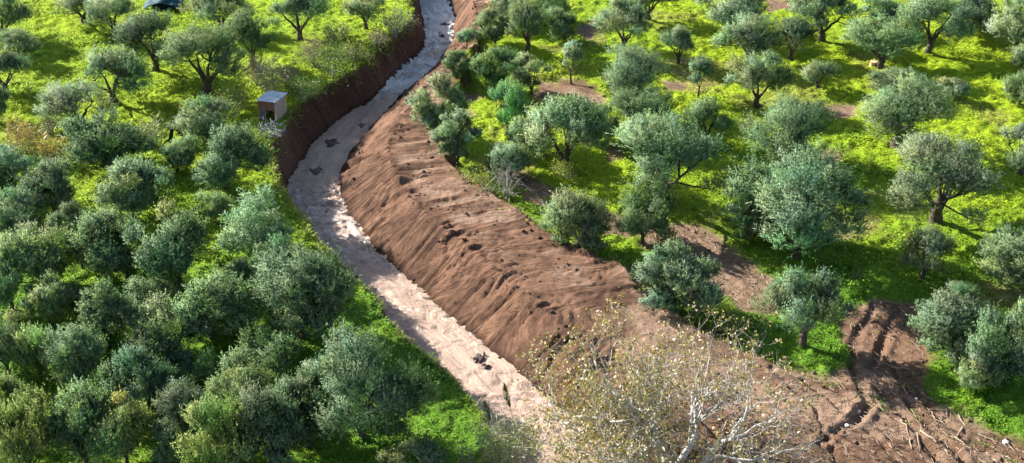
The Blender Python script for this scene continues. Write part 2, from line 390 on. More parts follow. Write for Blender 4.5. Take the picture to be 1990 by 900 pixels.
        z = z + tf * (0.24 * (fbm(x * 1.1, y * 1.1, 61, 4, 0.6) - 0.5))
        z = z + tf * 0.14 * sstep(0.45, 0.8, vnoise(x * 2.3, y * 2.3, 66))
    # colours
    n1 = fbm(x * 0.35, y * 0.35, 71, 4); n2 = fbm(x * 1.6, y * 1.6, 72, 4)
    soil = np.array([0.225, 0.126, 0.080]); soil2 = np.array([0.110, 0.060, 0.039]); dry = np.array([0.35, 0.235, 0.165])
    palec = np.array([0.29, 0.205, 0.14])
    k = sstep(0.35, 0.68, n1 * 0.55 + n2 * 0.45)[..., None]
    C = soil2 * k + soil * (1 - k)
    k2 = (sstep(0.50, 0.62, fbm(s * 0.9, c * 0.35, 77, 4)) * sstep(0.0, 0.3, t3))[..., None] * 0.75
    C = C * (1 - k2) + dry * k2
    C = C * (1 - pale[..., None] * 0.8) + palec * (0.75 + 0.5 * n2[..., None]) * pale[..., None] * 0.8
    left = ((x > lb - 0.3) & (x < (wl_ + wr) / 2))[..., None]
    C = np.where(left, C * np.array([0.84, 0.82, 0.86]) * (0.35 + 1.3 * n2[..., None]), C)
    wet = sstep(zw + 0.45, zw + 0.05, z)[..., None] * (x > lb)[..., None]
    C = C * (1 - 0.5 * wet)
    undercut_shade = np.exp(-(((x - SHADE_POS[0]) / 1.0) ** 2 + ((y - SHADE_POS[1]) / 1.3) ** 2))[..., None] * sstep(0.4, 0.6, n2)[..., None]  # shadow of the undercut at the water edge, painted into the soil colour
    C = C * (1 - 0.6 * undercut_shade)
    yel = yellowness(x, y)[..., None]
    G = np.array([0.13, 0.27, 0.020]) * (1 - yel) + np.array([0.33, 0.45, 0.018]) * yel
    G = G * (0.7 + 0.6 * n2[..., None])
    straw = (sstep(0.60, 0.74, fbm(x * 0.22, y * 0.22, 91, 4)) * (x > lb))[..., None] * 0.5
    G = G * (1 - straw) + np.array([0.27, 0.22, 0.09]) * straw
    D = d_all[..., None]
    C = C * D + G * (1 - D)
    return z, d_all, C
def yellowness(x, y):
    return np.clip(sstep(48, 82, y) * 0.80 + 0.9 * (fbm(x * 0.12, y * 0.12, 81, 3) - 0.5) + 0.7 * (fbm(x * 0.6, y * 0.6, 83, 3) - 0.5) + 0.06, 0, 1)
SHADE_POS = pw(668, 345, -1.2)  # centre of the painted undercut shadow
def ground_z(x, y): return float(land(np.array([x]), np.array([y]))[0][0])
def field_z(x, y): return float(0.5 * (fbm(np.array([x * 0.06]), np.array([y * 0.06]), 3, 3)[0] - 0.5))

def build_ground():
    # column positions in fan coordinates, denser where the earthworks are
    u = np.linspace(0, 1, 640)
    uu = np.linspace(-0.60, 0.60, 2001)
    dens = 1.0 + 1.5 * np.exp(-((uu + 0.03) / 0.17) ** 2)
    cdf = np.cumsum(dens); cdf = (cdf - cdf[0]) / (cdf[-1] - cdf[0])
    cols = np.interp(u, cdf, uu)
    yr = [39.0]
    while yr[-1] < 118: yr.append(yr[-1] + 0.085 + 0.0013 * (yr[-1] - 39))
    rows = np.array([-1500, -300, -60, 0, 20, 30, 35] + yr + [121, 126, 135, 150, 190, 300, 700, 3000.])
    g = np.clip(rows, 39, 118) * 1.0
    X = cols[None, :] * g[:, None]
    X = np.hstack([np.full((len(rows), 1), -3000.), np.full((len(rows), 1), -400.), np.full((len(rows), 1), -110.), X,
                   np.full((len(rows), 1), 110.), np.full((len(rows), 1), 400.), np.full((len(rows), 1), 3000.)])
    Y = np.repeat(rows[:, None], X.shape[1], 1)
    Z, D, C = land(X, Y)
    nr, nc = X.shape
    V = np.stack([X, Y, Z], -1).reshape(-1, 3); C = C.reshape(-1, 3)
    i = np.arange(nr * nc).reshape(nr, nc)
    F = np.stack([i[:-1, :-1], i[:-1, 1:], i[1:, 1:], i[1:, :-1]], -1).reshape(-1, 4)
    # shared normals so the sheets meet without a seam
    fn = np.cross(V[F[:, 2]] - V[F[:, 0]], V[F[:, 3]] - V[F[:, 1]])
    N = np.zeros_like(V)
    for k in range(4): 
        for a in range(3): N[:, a] += np.bincount(F[:, k], fn[:, a], len(V))
    N /= np.linalg.norm(N, axis=1)[:, None] + 1e-12
    cx = V[F].mean(1)[:, 0]; cy = V[F].mean(1)[:, 1]
    d = D.reshape(-1)[F].mean(1)
    lb, ou = ln('LB', cy), ln('OU', cy); mid = (ln('WL', cy) + ln('WR', cy)) / 2
    zone = np.zeros(len(F), int)
    zone[(d > 0.5)] = 3
    zone[(d > 0.5) & (cx > mid) & (cx < ou + 0.6)] = 2
    zone[(cx > lb - 0.2) & (cx <= mid)] = 1
    far = (cy < 30) | (cy > 130) | (np.abs(cx) > 80); zone[far & (zone == 3)] = 0
    for k, nm in enumerate(('field', 'cut_bank', 'spoil_bank', 'dirt_track')):
        f = F[zone == k]; idx = np.unique(f); re = np.full(len(V), -1); re[idx] = np.arange(len(idx))
        x, y = V[idx, 0], V[idx, 1]; wr = ln('WR', y); m_ = (ln('WR', y + 1.5) - ln('WR', y - 1.5)) / 3.0; q = np.sqrt(1 + m_ * m_)
        ss = (y + m_ * (x - wr)) / q; cc = (x - wr) / q
        if k == 2: gs, gc = ss + .30 * cc + 1.6 * fbm(ss * .22, cc * .2, 5, 3), cc * .16
        elif k == 1: gs, gc = y + .5 * x, x * .35 + V[idx, 2] * .2
        elif k == 3: gs, gc = x * .8 + y * .6 + 1.0 * fbm(x * .2, y * .2, 6, 2), (y * .8 - x * .6) * .12
        else: gs = gc = np.zeros(len(idx))
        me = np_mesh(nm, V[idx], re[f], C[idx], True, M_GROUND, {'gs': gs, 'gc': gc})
        me.normals_split_custom_set_from_vertices(N[idx].tolist())
        tag(link(nm, me), kind='structure')
build_ground()

def build_water():
    ys = np.concatenate([np.arange(24, 40, 1.0), np.arange(40, 112, 0.09), np.arange(112, 150, 1.0)])
    n = 44
    a = ln('WL', ys) - 0.55; b = ln('WR', ys) + 0.45
    t = np.linspace(0, 1, n)
    X = a[:, None] * (1 - t) + b[:, None] * t; Y = np.repeat(ys[:, None], n, 1)
    m_ = (ln('WR', Y + 1.5) - ln('WR', Y - 1.5)) / 3.0
    s = (Y + m_ * (X - ln('WR', Y))) / np.sqrt(1 + m_ * m_); c = (X - ln('WR', Y)) / np.sqrt(1 + m_ * m_)
    w = 0.16 * (fbm(s * 1.7, c * 1.2, 101, 3, 0.6) - 0.5) + 0.13 * np.abs(2 * vnoise(s * 3.0 + .8 * c + fbm(s, c, 3, 2), c * 1.7, 104) - 1)
    rap = np.maximum(sstep(84, 92, Y), 0.45 * sstep(75, 73, Y) * sstep(62, 67, Y))
    w = w * (1 + 1.4 * rap)
    for yy, h in ((98.5, .2), (95.0, .25), (91.5, .15), (73.0, .15), (70.5, .1)):
        w = w + h * 0.5 * np.exp(-((s - (yy + 0.3 * vnoise(c, c * 0, 7))) / 0.35) ** 2)
    Z = zwater(Y) + w
    foam = 0.06 + 0.5 * rap + 0.9 * sstep(86, 92, Y) * sstep(.3, .6, vnoise(s * 1.1, c * .9, 120)) + 0.2 * (vnoise(s * 0.5, c * 1.2, 110) - 0.5)
    i = np.arange(X.size).reshape(X.shape)
    F = np.stack([i[:-1, :-1], i[:-1, 1:], i[1:, 1:], i[1:, :-1]], -1).reshape(-1, 4)
    V = np.stack([X, Y, Z], -1).reshape(-1, 3)
    tag(link('stream', np_mesh('stream', V, F, None, True, M_WATER, {'foam': foam.ravel(), 'fs': (s * .8).ravel(), 'fc': (c * 1.7 + .5 * fbm(s * .5, c, 9, 2)).ravel()})), kind='structure')
build_water()

# ------------------------------------------------------------------ turf
def build_grass():
    rng = np.random.default_rng(5)
    n = 860000
    y = 40 + (112 - 40) * rng.random(n) ** 1.3
    x = (rng.random(n) * 2 - 1) * 0.50 * y
    nr_ = 26000; rim = np.zeros(n, bool); rim[:nr_] = True
    y[:nr_] = 44 + 62 * rng.random(nr_)
    pos = np.where(rng.random(nr_) < .6, ln('LB', y[:nr_]) + .10 + .18 * rng.normal(size=nr_), ln('OU', y[:nr_]) + .5 * rng.normal(size=nr_))
    x[:nr_] = pos
    rim &= (fbm(x * .5, y * .5, 303, 3) > .44)
    z, d, C = land(x, y)
    lb, ou = ln('LB', y), ln('OU', y)
    keep = (rng.random(n) > np.clip(d * 1.25, 0, .992)) & ~((x > lb + 0.05) & (x < ou - 1.6)) | (rim & (z > -1.0))
    x, y, z, d, C, rim = x[keep], y[keep], z[keep], d[keep], C[keep], rim[keep]; n = len(x)
    tall = sstep(0.45, 0.75, fbm(x * 0.5, y * 0.5, 131, 3))
    lush = sstep(62, 50, y)
    edge = np.exp(-((x - ln('LB', y) + 0.25) / 0.3) ** 2)
    L = (0.11 + 0.06 * rng.random(n)) * (0.75 + 0.5 * tall - 0.18 * lush + 0.3 * edge)
    L = np.where(rim, L * rng.uniform(1.2, 2.6, n), L)
    W = L * np.where(rim, .16, 0.42 + 0.3 * rng.random(n))
    an = rng.random(n) * 2 * math.pi; el = np.radians(4 + 50 * rng.random(n) ** 1.3)
    D = np.stack([np.cos(an) * np.cos(el), np.sin(an) * np.cos(el), np.sin(el)], 1)
    Sd = np.stack([-np.sin(an), np.cos(an), 0 * an], 1)
    tw = (rng.random(n) - .5)[:, None]; Sd = Sd + tw * np.cross(D, Sd)
    P = np.stack([x, y, z + 0.01 + 0.05 * tall * rng.random(n)], 1)
    V = np.stack([P, P + D * L[:, None] * .8 + Sd * (W * .6)[:, None], P + D * L[:, None] - Sd * (W * .5)[:, None]], 1).reshape(-1, 3)
    F = np.arange(3 * n).reshape(n, 3)
    yel = np.clip(yellowness(x, y) + 0.25 * rng.normal(size=n), 0, 1)[:, None]
    c = np.array([0.15, 0.33, 0.030]) * (1 - yel) + np.array([0.41, 0.55, 0.028]) * yel
    c = c * (0.65 + 0.6 * rng.random(n))[:, None]
    dry = (rng.random(n) < 0.03 + 0.25 * sstep(0.57, 0.7, fbm(x * 0.22, y * 0.22, 91, 4)) * (x > lb[keep]))[:, None]
    dry |= (rim & (rng.random(n) < .45))[:, None]
    c = np.where(dry, np.array([0.33, 0.27, 0.13]), c)
    N = np.cross(D, Sd); N *= np.sign(N[:, 2])[:, None]; N = N * .6 + np.array([0, 0, .6]); N /= np.linalg.norm(N, axis=1)[:, None]
    me = np_mesh('grass', V, F, np.repeat(c, 3, 0), False, M_GRASS, vec=np.repeat(N, 3, 0))
    tag(link('grass', me), 'bright green turf and clover under the olive trees', 'grass', kind='stuff')
build_grass()

# ------------------------------------------------------------------ foliage kit
def leaf_quads(P, D, L, W, rng):
    n = len(P)
    D = D / (np.linalg.norm(D, axis=1)[:, None] + 1e-9)
    r = rng.normal(size=(n, 3)); Sd = np.cross(D, r); Sd /= np.linalg.norm(Sd, axis=1)[:, None] + 1e-9
    L = L[:, None]; W = W[:, None]
    V = np.stack([P, P + D * L * .45 + Sd * W * .5, P + D * L, P + D * L * .45 - Sd * W * .5], 1).reshape(-1, 3)
    return V, np.arange(4 * n).reshape(n, 4)
def rdir(rng, n):
    v = rng.normal(size=(n, 3)); return v / np.linalg.norm(v, axis=1)[:, None]

def olive_proto(seed, kind, Wd):
    """returns (trunk mesh, crown mesh, width, height): the size is real"""
    rng = np.random.default_rng(seed)
    R = Wd / 2
    Ht, tz, nl, cb = {'open': (.92, .16, 28, .20), 'bushy': (.78, .06, 26, .10), 'upright': (1.1, .08, 20, .12), 'young': (1.05, .34, 9, .36)}[kind]
    Ht *= Wd; tz *= Wd; cb *= Ht
    # crown lobes: scattered through a lopsided dome, with a couple of bites out of it
    sk = rng.uniform(.86, 1.12, 2); off = rng.normal(size=2) * .07 * R
    bites = rdir(rng, 3); bites[:, 2] *= .6; bites /= np.linalg.norm(bites, axis=1)[:, None]
    lobes = []; tries = 0
    while len(lobes) < nl and tries < 4000:
        tries += 1
        d = rdir(rng, 1)[0]
        if kind in ('open', 'young') and d[2] < -.45: d[2] = -d[2]
        if (bites @ d).max() > .80: continue
        rad = R * rng.uniform(.15, .36)
        f = rng.uniform(.35, 1.12) ** .6
        mid = cb + (Ht - cb) * .46
        up = (Ht - mid - rad * .75) if d[2] > 0 else (mid - cb - rad * .3)
        c = np.array([d[0] * (R - rad * .85) * f * sk[0] + off[0], d[1] * (R - rad * .85) * f * sk[1] + off[1], mid + d[2] * up * f * rng.uniform(.8, 1.1)])
        if kind == 'open' and np.hypot(c[0], c[1]) < .45 * R and c[2] < .45 * Ht: continue
        if kind == 'open': c[2] -= .03 * Ht * (np.hypot(c[0], c[1]) / R) ** 2
        if any(np.linalg.norm(c - q) < .55 * max(rad, r) for q, r in lobes): continue
        lobes.append((c, rad))
    # trunk and limbs
    mb = MB(); r0 = (0.048 if kind == 'open' else 0.030) * Wd
    lean = rng.normal(size=2) * 0.025 * Wd
    top = np.array([lean[0], lean[1], tz + 0.03 * Wd])
    n = 8; t = np.linspace(0, 1, n)[:, None]
    P = np.array([0, 0, -0.15]) * (1 - t) + top * t; P[:, :2] += rng.normal(size=(n, 2)) * 0.010 * Wd * t
    mb.tube(P, r0 * (1.2 - .45 * t[:, 0] + .35 * np.exp(-t[:, 0] * 9)) * rng.uniform(.9, 1.1, n), 9)
    na = 4 if kind != 'young' else 3; limbs = []
    a0 = rng.uniform(0, 6.28)
    for k in range(na):
        a = a0 + k * 2 * math.pi / na + rng.uniform(-.5, .5); rr = R * rng.uniform(.28, .5)
        end = np.array([math.cos(a) * rr, math.sin(a) * rr, rng.uniform(.5, .75) * Ht])
        st = top - np.array([0, 0, rng.uniform(0, .35) * tz])
        m = 7; t = np.linspace(0, 1, m)[:, None]
        ctl = np.array([end[0] * .42, end[1] * .42, st[2] + (end[2] - st[2]) * .45])
        Q = st * (1 - t) ** 2 + 2 * ctl * t * (1 - t) + end * t ** 2 + rng.normal(size=(m, 3)) * .012 * Wd * t
        mb.tube(Q, r0 * rng.uniform(.5, .68) * (1 - .75 * t[:, 0]), 6); limbs.append(Q)
    LP = np.concatenate(limbs)
    for (c, rad) in lobes:
        j = (np.linalg.norm(LP - c, axis=1) + .6 * np.maximum(0, LP[:, 2] - c[2])).argmin(); q = LP[j]
        md = (q + c) / 2 + rng.normal(size=3) * .05 * rad - np.array([0, 0, .1 * rad])
        mb.tube(np.array([q, md, c]), np.array([.20, .15, .08]) * r0, 5)
        for k in range(5):
            d = rdir(rng, 1)[0]; d[2] = abs(d[2]) * .7 + .1
            e = c + d * rad * .9
            mb.tube(np.array([md if k < 2 else c, (c + e) / 2 + rng.normal(size=3) * .05 * rad, e]), np.array([.08, .05, .02]) * r0, 3, False)
    trunk = mb.mesh('trunk', M_BARK, True)
    # shoots and leaves
    area = sum(r * r for c, r in lobes)
    nlf = {'open': 30000, 'bushy': 36000, 'upright': 28000, 'young': 8000}[kind]
    if Wd > 5.5: nlf = int(nlf * 1.6)
    per = 15; ns_tot = nlf // per
    Ps, Ds, Cs, Hs, Os = [], [], [], [], []
    for (c, rad) in lobes:
        ns = max(8, int(ns_tot * rad * rad / area * (.22 if rng.random() < .07 else 1)))
        hue = rng.normal(size=2) * np.array([.10, .13])
        lt = rng.normal() * .13
        nsp = 9; sp = rdir(rng, nsp); sp[:, 2] = np.abs(sp[:, 2]) * 1.1 - .25
        d = rdir(rng, ns); up = rng.random(ns)
        d[:, 2] = np.where((d[:, 2] < -0.1) & (up < .6), -d[:, 2], d[:, 2])
        j = (d @ sp.T).argmax(1); pull = rng.random(ns)[:, None] * .8
        d = d * (1 - pull) + sp[j] * pull; d /= np.linalg.norm(d, axis=1)[:, None]
        rr = rad * (0.15 + 0.70 * rng.random(ns) ** .55) * (0.7 + .5 * rng.random(nsp))[j]
        o = c + d * rr[:, None]
        sd = d * .6 + np.array([0, 0, .75]) + rng.normal(size=(ns, 3)) * .25
        sd /= np.linalg.norm(sd, axis=1)[:, None]
        sl = rad * (.30 + .85 * rng.random(ns) ** 1.6) + .12
        tone = lt + (rng.normal(size=nsp) * .14)[j] + rng.normal(size=ns) * .10
        for q in range(per):
            f = (q + rng.random(ns)) / per
            p = o + sd * (sl * f)[:, None] + rng.normal(size=(ns, 3)) * .03
            side = np.cross(sd, rng.normal(size=(ns, 3))); side /= np.linalg.norm(side, axis=1)[:, None]
            Ps.append(p); Ds.append(sd * .85 + side * .75); Cs.append(tone); Hs.append(np.broadcast_to(hue, (ns, 2))); Os.append((p - c) / rad)
    P = np.concatenate(Ps); D = np.concatenate(Ds); tone = np.concatenate(Cs); hue = np.concatenate(Hs); out = np.concatenate(Os)
    ok = P[:, 2] > 0.05; P, D, tone, hue, out = P[ok], D[ok], tone[ok], hue[ok], out[ok]
    n = len(P)
    L = rng.uniform(.08, .145, n); W = L * rng.uniform(.30, .42, n)
    D = D / np.linalg.norm(D, axis=1)[:, None]
    Sd = np.cross(D, rng.normal(size=(n, 3))); Sd /= np.linalg.norm(Sd, axis=1)[:, None]
    V = np.stack([P - Sd * (W * .5)[:, None], P + Sd * (W * .5)[:, None], P + D * L[:, None]], 1).reshape(-1, 3)
    F = np.arange(3 * n).reshape(n, 3)
    ln_n = np.cross(D, Sd); out = .6 * out + .45 * (P - np.array([0, 0, .45 * Ht])) / R
    out /= np.linalg.norm(out, axis=1)[:, None] + 1e-9
    ln_n *= np.sign((ln_n * out).sum(1))[:, None]
    N = .72 * out + .32 * ln_n; N /= np.linalg.norm(N, axis=1)[:, None] + 1e-9
    k = np.clip(.45 + tone + rng.normal(size=n) * .12, 0, 1)[:, None]
    c = np.array([0.135, 0.220, 0.088]) * (1 - k) + np.array([0.42, 0.55, 0.305]) * k
    c = c * np.stack([1 + hue[:, 0], np.ones(n), 1 + hue[:, 1]], 1)
    crown = np_mesh('crown', V, F, np.repeat(c, 3, 0), False, M_OLIVE, vec=np.repeat(N, 3, 0))
    pc = lambda a, q: np.percentile(V[:, a], q)
    ext_w = (pc(0, 99.3) - pc(0, .7) + pc(1, 99.3) - pc(1, .7)) / 2
    return trunk, crown, ext_w, pc(2, 99.5)

PROTO = {
    'O': [olive_proto(100 + i, 'open', 4.4) for i in range(7)],
    'L': [olive_proto(130 + i, 'open', 6.4) for i in range(2)],
    'B': [olive_proto(160 + i, 'bushy', 4.2) for i in range(7)],
    'G': [olive_proto(180 + i, 'bushy', 6.0) for i in range(2)],
    'U': [olive_proto(200 + i, 'upright', 3.2) for i in range(3)],
    'Y': [olive_proto(220 + i, 'young', 2.2) for i in range(3)],
}
TINT = {'n': (1, 1, 1), 'y': (1.15, 1.12, .75), 'd': (.72, .78, .80), 's': (1.18, 1.14, 1.2), 'g': (.85, 1.12, .8)}

# kind, base x, base y, crown width, height above base (photo pixels), tint, label
OLIVES = [
 ('O',163,48,105,72,'n','olive with leaning curved trunk at the top left, dark hollow beside it'),
 ('O',8,78,120,95,'n','olive crown cut by the left edge in the top left corner'),
 ('O',38,122,85,66,'s','silvery low olive at left edge above the yellow clearing'),
 ('O',12,182,95,80,'n','olive at left edge casting a dark patch into the yellow clearing'),
 ('B',-6,236,60,75,'d','olive sliver on the left edge just above the tan reeds'),
 ('O',222,74,92,86,'s','loose silvery olive between the leaning trunk and the teal tarp'),
 ('O',303,138,132,116,'d','dark upright olive with bare straight trunk below the teal tarp'),
 ('L',402,182,150,135,'n','large round olive in the upper left, trunk at its right underside'),
 ('O',222,202,132,106,'n','two-lobed olive at the right end of the yellow clearing'),
 ('O',155,250,140,92,'s','spreading olive with dark forked trunk above the tan reeds'),
 ('O',430,60,122,84,'n','olive at top edge right of the teal tarp with slanting limb'),
 ('O',490,130,98,112,'d','dark olive standing above the shed, left of the forked olive'),
 ('O',582,76,108,98,'n','olive with clear black Y-forked trunk at the top edge'),
 ('O',712,57,82,74,'s','small thin olive in the grass near the cut bank at top'),
 ('B',400,280,125,96,'s','olive left of the wooden shed, crown paler than its neighbours'),
 ('B',440,370,130,125,'d','big dark olive on the left bank edge below the shed'),
 ('B',215,330,165,108,'d','wide dark olive directly below the forked trunk and reeds'),
 ('B',345,338,78,74,'n','small olive bush below the black arched dead trunk'),
 ('B',263,424,148,118,'n','round ball-shaped olive standing alone in the left grove'),
 ('B',18,378,140,118,'d','dark olive on the left edge just below the tan reeds'),
 ('B',108,414,98,108,'n','olive between the dark left edge tree and the ball-shaped olive'),
 ('B',30,458,118,98,'n','left edge olive, second below the tan reeds'),
 ('U',140,484,66,98,'d','narrow olive beside the pale diagonal furrows in the left grove'),
 ('B',22,602,128,150,'s','tall grey olive on the left edge at mid height'),
 ('B',98,548,118,122,'s','grey speckled olive joined to the tall left edge tree'),
 ('Y',162,528,62,78,'n','thin young olive with bare stem over a yellow grass patch'),
 ('B',250,540,138,132,'n','left half of the broad olive pair in the middle left grove'),
 ('B',350,560,158,158,'n','right half of the broad olive pair, shading dark grass'),
 ('B',505,492,165,120,'n','olive on the left bank edge where the stream bends'),
 ('B',592,652,190,178,'d','large olive overhanging the left water edge at mid stream'),
 ('B',540,560,110,108,'n','rounded olive top tucked behind the large water edge olive'),
 ('U',102,642,88,112,'n','bushy olive with dark grass hollow to its right, left grove'),
 ('U',215,674,98,142,'d','dark tall narrow olive right of the grass hollow'),
 ('B',412,656,152,138,'n','two-peaked olive in the centre of the left grove'),
 ('B',328,692,156,118,'n','rounded olive in front and left of the two-peaked olive'),
 ('B',462,566,64,56,'n','small olive bush among yellow grass behind the two-peaked olive'),
 ('B',12,722,120,116,'n','left edge olive, second from the bottom'),
 ('B',82,734,92,116,'y','yellowish olive twin left of the dark round one'),
 ('B',155,752,118,130,'n','dark-hearted round olive above the yellow grass at lower left'),
 ('B',282,802,138,134,'d','olive with dead grey tip, lower left, left of a drooping one'),
 ('B',376,846,116,120,'d','drooping silver-topped olive near the bottom of the left grove'),
 ('B',58,915,150,148,'y','yellowish olive in the bottom left corner'),
 ('B',166,905,112,150,'n','olive at the bottom edge, second from the left corner'),
 ('B',246,902,128,132,'y','fresh green olive at the bottom edge, third from the left corner'),
 ('B',402,742,78,62,'g','small green olive bush below the two-peaked olive'),
 ('B',476,800,112,92,'y','yellow green low olive in the lower left grove'),
 ('B',440,925,140,172,'y','olive with bright sunlit left flank at the bottom edge'),
 ('B',532,905,128,150,'d','dark olive at the bottom edge, rightmost of the dense left grove'),
 ('B',515,738,134,100,'n','low olive left of the great olive on the green bank'),
 ('G',705,848,225,212,'d','great dark olive on the green bank, largest at lower centre'),
 ('B',602,868,112,128,'d','dark low olive at the left foot of the great bank olive'),
 ('B',800,940,118,92,'n','olive top at the bottom edge right of the great bank olive'),
 ('B',300,610,95,80,'n','small olive filling the gap right of the tall narrow dark olive'),
 ('B',60,480,80,70,'d','dark low olive between two grey crowns on the left edge'),
 ('B',190,800,90,80,'y','small yellowish olive over the bright grass, second row from the bottom left'),
 ('B',330,905,100,90,'d','dark low olive at the bottom edge between two yellow green ones'),
 ('B',150,610,60,60,'n','small bush olive in the grass hollow of the left grove'),
 ('B',640,770,90,90,'n','olive at the left flank of the great bank olive'),
 ('B',10,820,100,95,'y','left edge olive above the bottom left corner'),
 ('B',420,440,70,70,'n','small olive left of the stream bend, below the big dark bank olive'),
 ('B',560,820,90,80,'n','small olive left of the great bank olive, near the bottom'),
 ('B',350,740,80,60,'n','little olive between the rounded olive and the drooping one'),
 ('U',848,268,90,130,'n','tall bushy olive on the edge of the spoil bank, upper of two'),
 ('U',890,326,84,106,'n','tall bushy olive on the edge of the spoil bank, lower of two'),
 ('Y',906,108,44,58,'n','smallest olive at the head of the spoil bank'),
 ('U',893,162,60,76,'d','dark small olive on the spoil bank above the bushy pair'),
 ('U',962,88,62,80,'n','left front olive of the dense clump at top centre'),
 ('O',1022,104,92,108,'n','right front olive of the dense clump at top centre'),
 ('B',1005,42,95,66,'s','rear olive of the dense clump at the top edge'),
 ('B',1070,42,76,64,'g','green olive at the top edge behind the bare brown patch'),
 ('B',1098,82,64,70,'n','round olive on the left edge of the bare brown patch'),
 ('B',965,172,95,88,'g','wide green olive in front of the top centre clump'),
 ('U',1034,182,72,80,'n','olive right beside the wide green one at upper centre'),
 ('Y',1110,162,56,82,'s','young pale olive standing on the shaded brown soil'),
 ('O',985,268,80,110,'g','young olive with bare trunk on the yellow grass near the spoil bank'),
 ('B',985,348,98,80,'s','low pale olive by the bare twiggy shrub and track start'),
 ('O',1098,336,165,152,'n','big olive with broad shaded stem above the track start'),
 ('B',1040,305,84,96,'s','pale olive pressed against the left of the shaded stem tree'),
 ('O',1210,104,112,106,'n','olive with low split trunk right of the bare brown patch'),
 ('O',1263,42,95,76,'d','dark olive at top edge behind the low split trunk one'),
 ('L',1216,212,148,118,'s','broad grey olive in the upper centre right of the brown soil'),
 ('O',1317,127,68,78,'n','small olive with side limb alone in the upper right grass'),
 ('Y',1356,192,56,94,'s','spindly young olive with bare forked stem'),
 ('O',1245,272,124,100,'d','dark round olive in front of the broad grey olive'),
 ('B',1160,278,82,84,'n','olive filling the gap left of the dark round one at centre'),
 ('O',1370,278,82,90,'n','neat small olive with thin trunk below the spindly young one'),
 ('L',1285,400,192,178,'n','large olive with stout black trunk in the middle of the right grove'),
 ('B',1128,488,118,118,'n','round olive at the edge of the spoil bank beside the track'),
 ('B',1248,470,112,104,'n','olive beside the track, right of the round spoil edge one'),
 ('U',1290,600,118,135,'s','left half of the twin olive bush above the white tree'),
 ('B',1362,602,118,118,'s','right half of the twin olive bush above the white tree'),
 ('B',1430,64,142,88,'n','wide olive at the top edge, left of the yellow strip'),
 ('O',1450,124,112,98,'s','pale left tree of the overlapping pair at upper right'),
 ('O',1536,118,94,84,'d','dark right tree of the overlapping pair at upper right'),
 ('O',1470,208,124,108,'s','olive with short trunk in front of the overlapping pair'),
 ('O',1590,177,68,60,'s','small flat-topped olive between two dark shadows'),
 ('O',1598,80,128,106,'n','olive with straight bare trunk at the top of the yellow strip'),
 ('O',1707,134,148,90,'n','wide olive with the pale sawn stump at its foot'),
 ('O',1801,104,128,118,'n','upright olive casting a long shadow at the top right'),
 ('B',1705,62,84,82,'n','olive at the top edge left of the long shadow olive'),
 ('B',1885,66,95,84,'d','dark olive at the top edge right of the long shadow olive'),
 ('B',1972,98,118,116,'s','big pale olive in the top right corner'),
 ('B',1996,146,70,80,'s','pale olive on the right edge below the corner one'),
 ('B',1980,204,76,66,'n','olive on the right edge at the end of the long shadow'),
 ('B',1716,184,90,58,'n','low olive just behind the wide dark-trunked specimen at right'),
 ('L',1742,288,182,138,'n','wide olive with thick dark trunk in the yellow field at right'),
 ('B',1846,192,58,46,'s','little olive shrub alone in the right field'),
 ('G',1530,328,178,146,'d','dense round olive left of the two little bare earth patches'),
 ('G',1545,492,285,205,'n','huge spreading olive in the middle of the right grove'),
 ('B',1452,472,112,132,'n','olive leaning against the left side of the huge spreading one'),
 ('L',1818,430,202,166,'s','wide loose olive with forked trunk at mid right'),
 ('O',1980,338,112,102,'s','olive with bent black trunk on the right edge'),
 ('O',1793,545,102,102,'n','small olive with bare trunk below the wide loose one'),
 ('B',1958,548,146,110,'s','low pale olive on the right edge at mid height'),
 ('O',1557,670,162,150,'n','olive with thin trunk beside the churned bare earth at lower right'),
 ('B',1866,604,78,64,'s','round grey olive behind the lower right cluster'),
 ('B',1858,704,152,130,'n','front left olive of the cluster at the lower right edge'),
 ('B',1932,750,132,145,'d','dark front right olive of the cluster at the lower right edge'),
 ('B',1990,694,92,128,'n','olive on the right edge behind the lower right cluster'),
 ('U',1890,756,62,74,'n','thin low olive shoot bush in front of the lower right cluster'),
]
rs = random.Random(4)
cnt = {k: 0 for k in PROTO}
for (kind, bx, by, w, h, tint, label) in OLIVES:
    m, dep = mpp(bx, by)
    if kind in 'BUG': by = by + 0.02 * w
    sf = .93 if bx < 700 and by > 250 else .95
    w, h = w * sf, h * (.95 if kind in 'OLY' else .90)
    trunk, crown, pwid, phgt = PROTO[kind][cnt[kind] % len(PROTO[kind])]; cnt[kind] += 1
    m, dep = mpp(bx, by)
    Wm = w * m; hm = h * m; b = Wm / 2
    lo, hi = 0.2, 14.0
    for _ in range(40):
        q = (lo + hi) / 2
        v = .58 * q * math.cos(dep) + math.hypot(.42 * q * math.cos(dep), .8 * b * math.sin(dep))
        if v < hm: lo = q
        else: hi = q
    Ht = min(max(lo, 0.68 * Wm), 1.6 * Wm)
    p = pw(bx, by); z = field_z(*p)
    lbx = float(ln('LB', p[1]))
    if p[0] < lbx: p[0] = min(p[0], lbx - 0.35)
    e = link('olive_tree', None); e.location = (p[0], p[1], z); e.empty_display_size = .3
    sxy = Wm / pwid
    e.scale = (sxy, sxy, Ht / phgt); e.rotation_euler.z = rs.uniform(0, 6.28)
    tag(e, label, 'tree', 'olive trees of the grove')
    t = link('trunk', trunk, e); c = link('crown', crown, e)
    tc = TINT[tint]; v = rs.uniform(.84, 1.2)
    c.color = (tc[0] * v * rs.uniform(.92, 1.08), tc[1] * v, tc[2] * v * rs.uniform(.85, 1.1), 1)

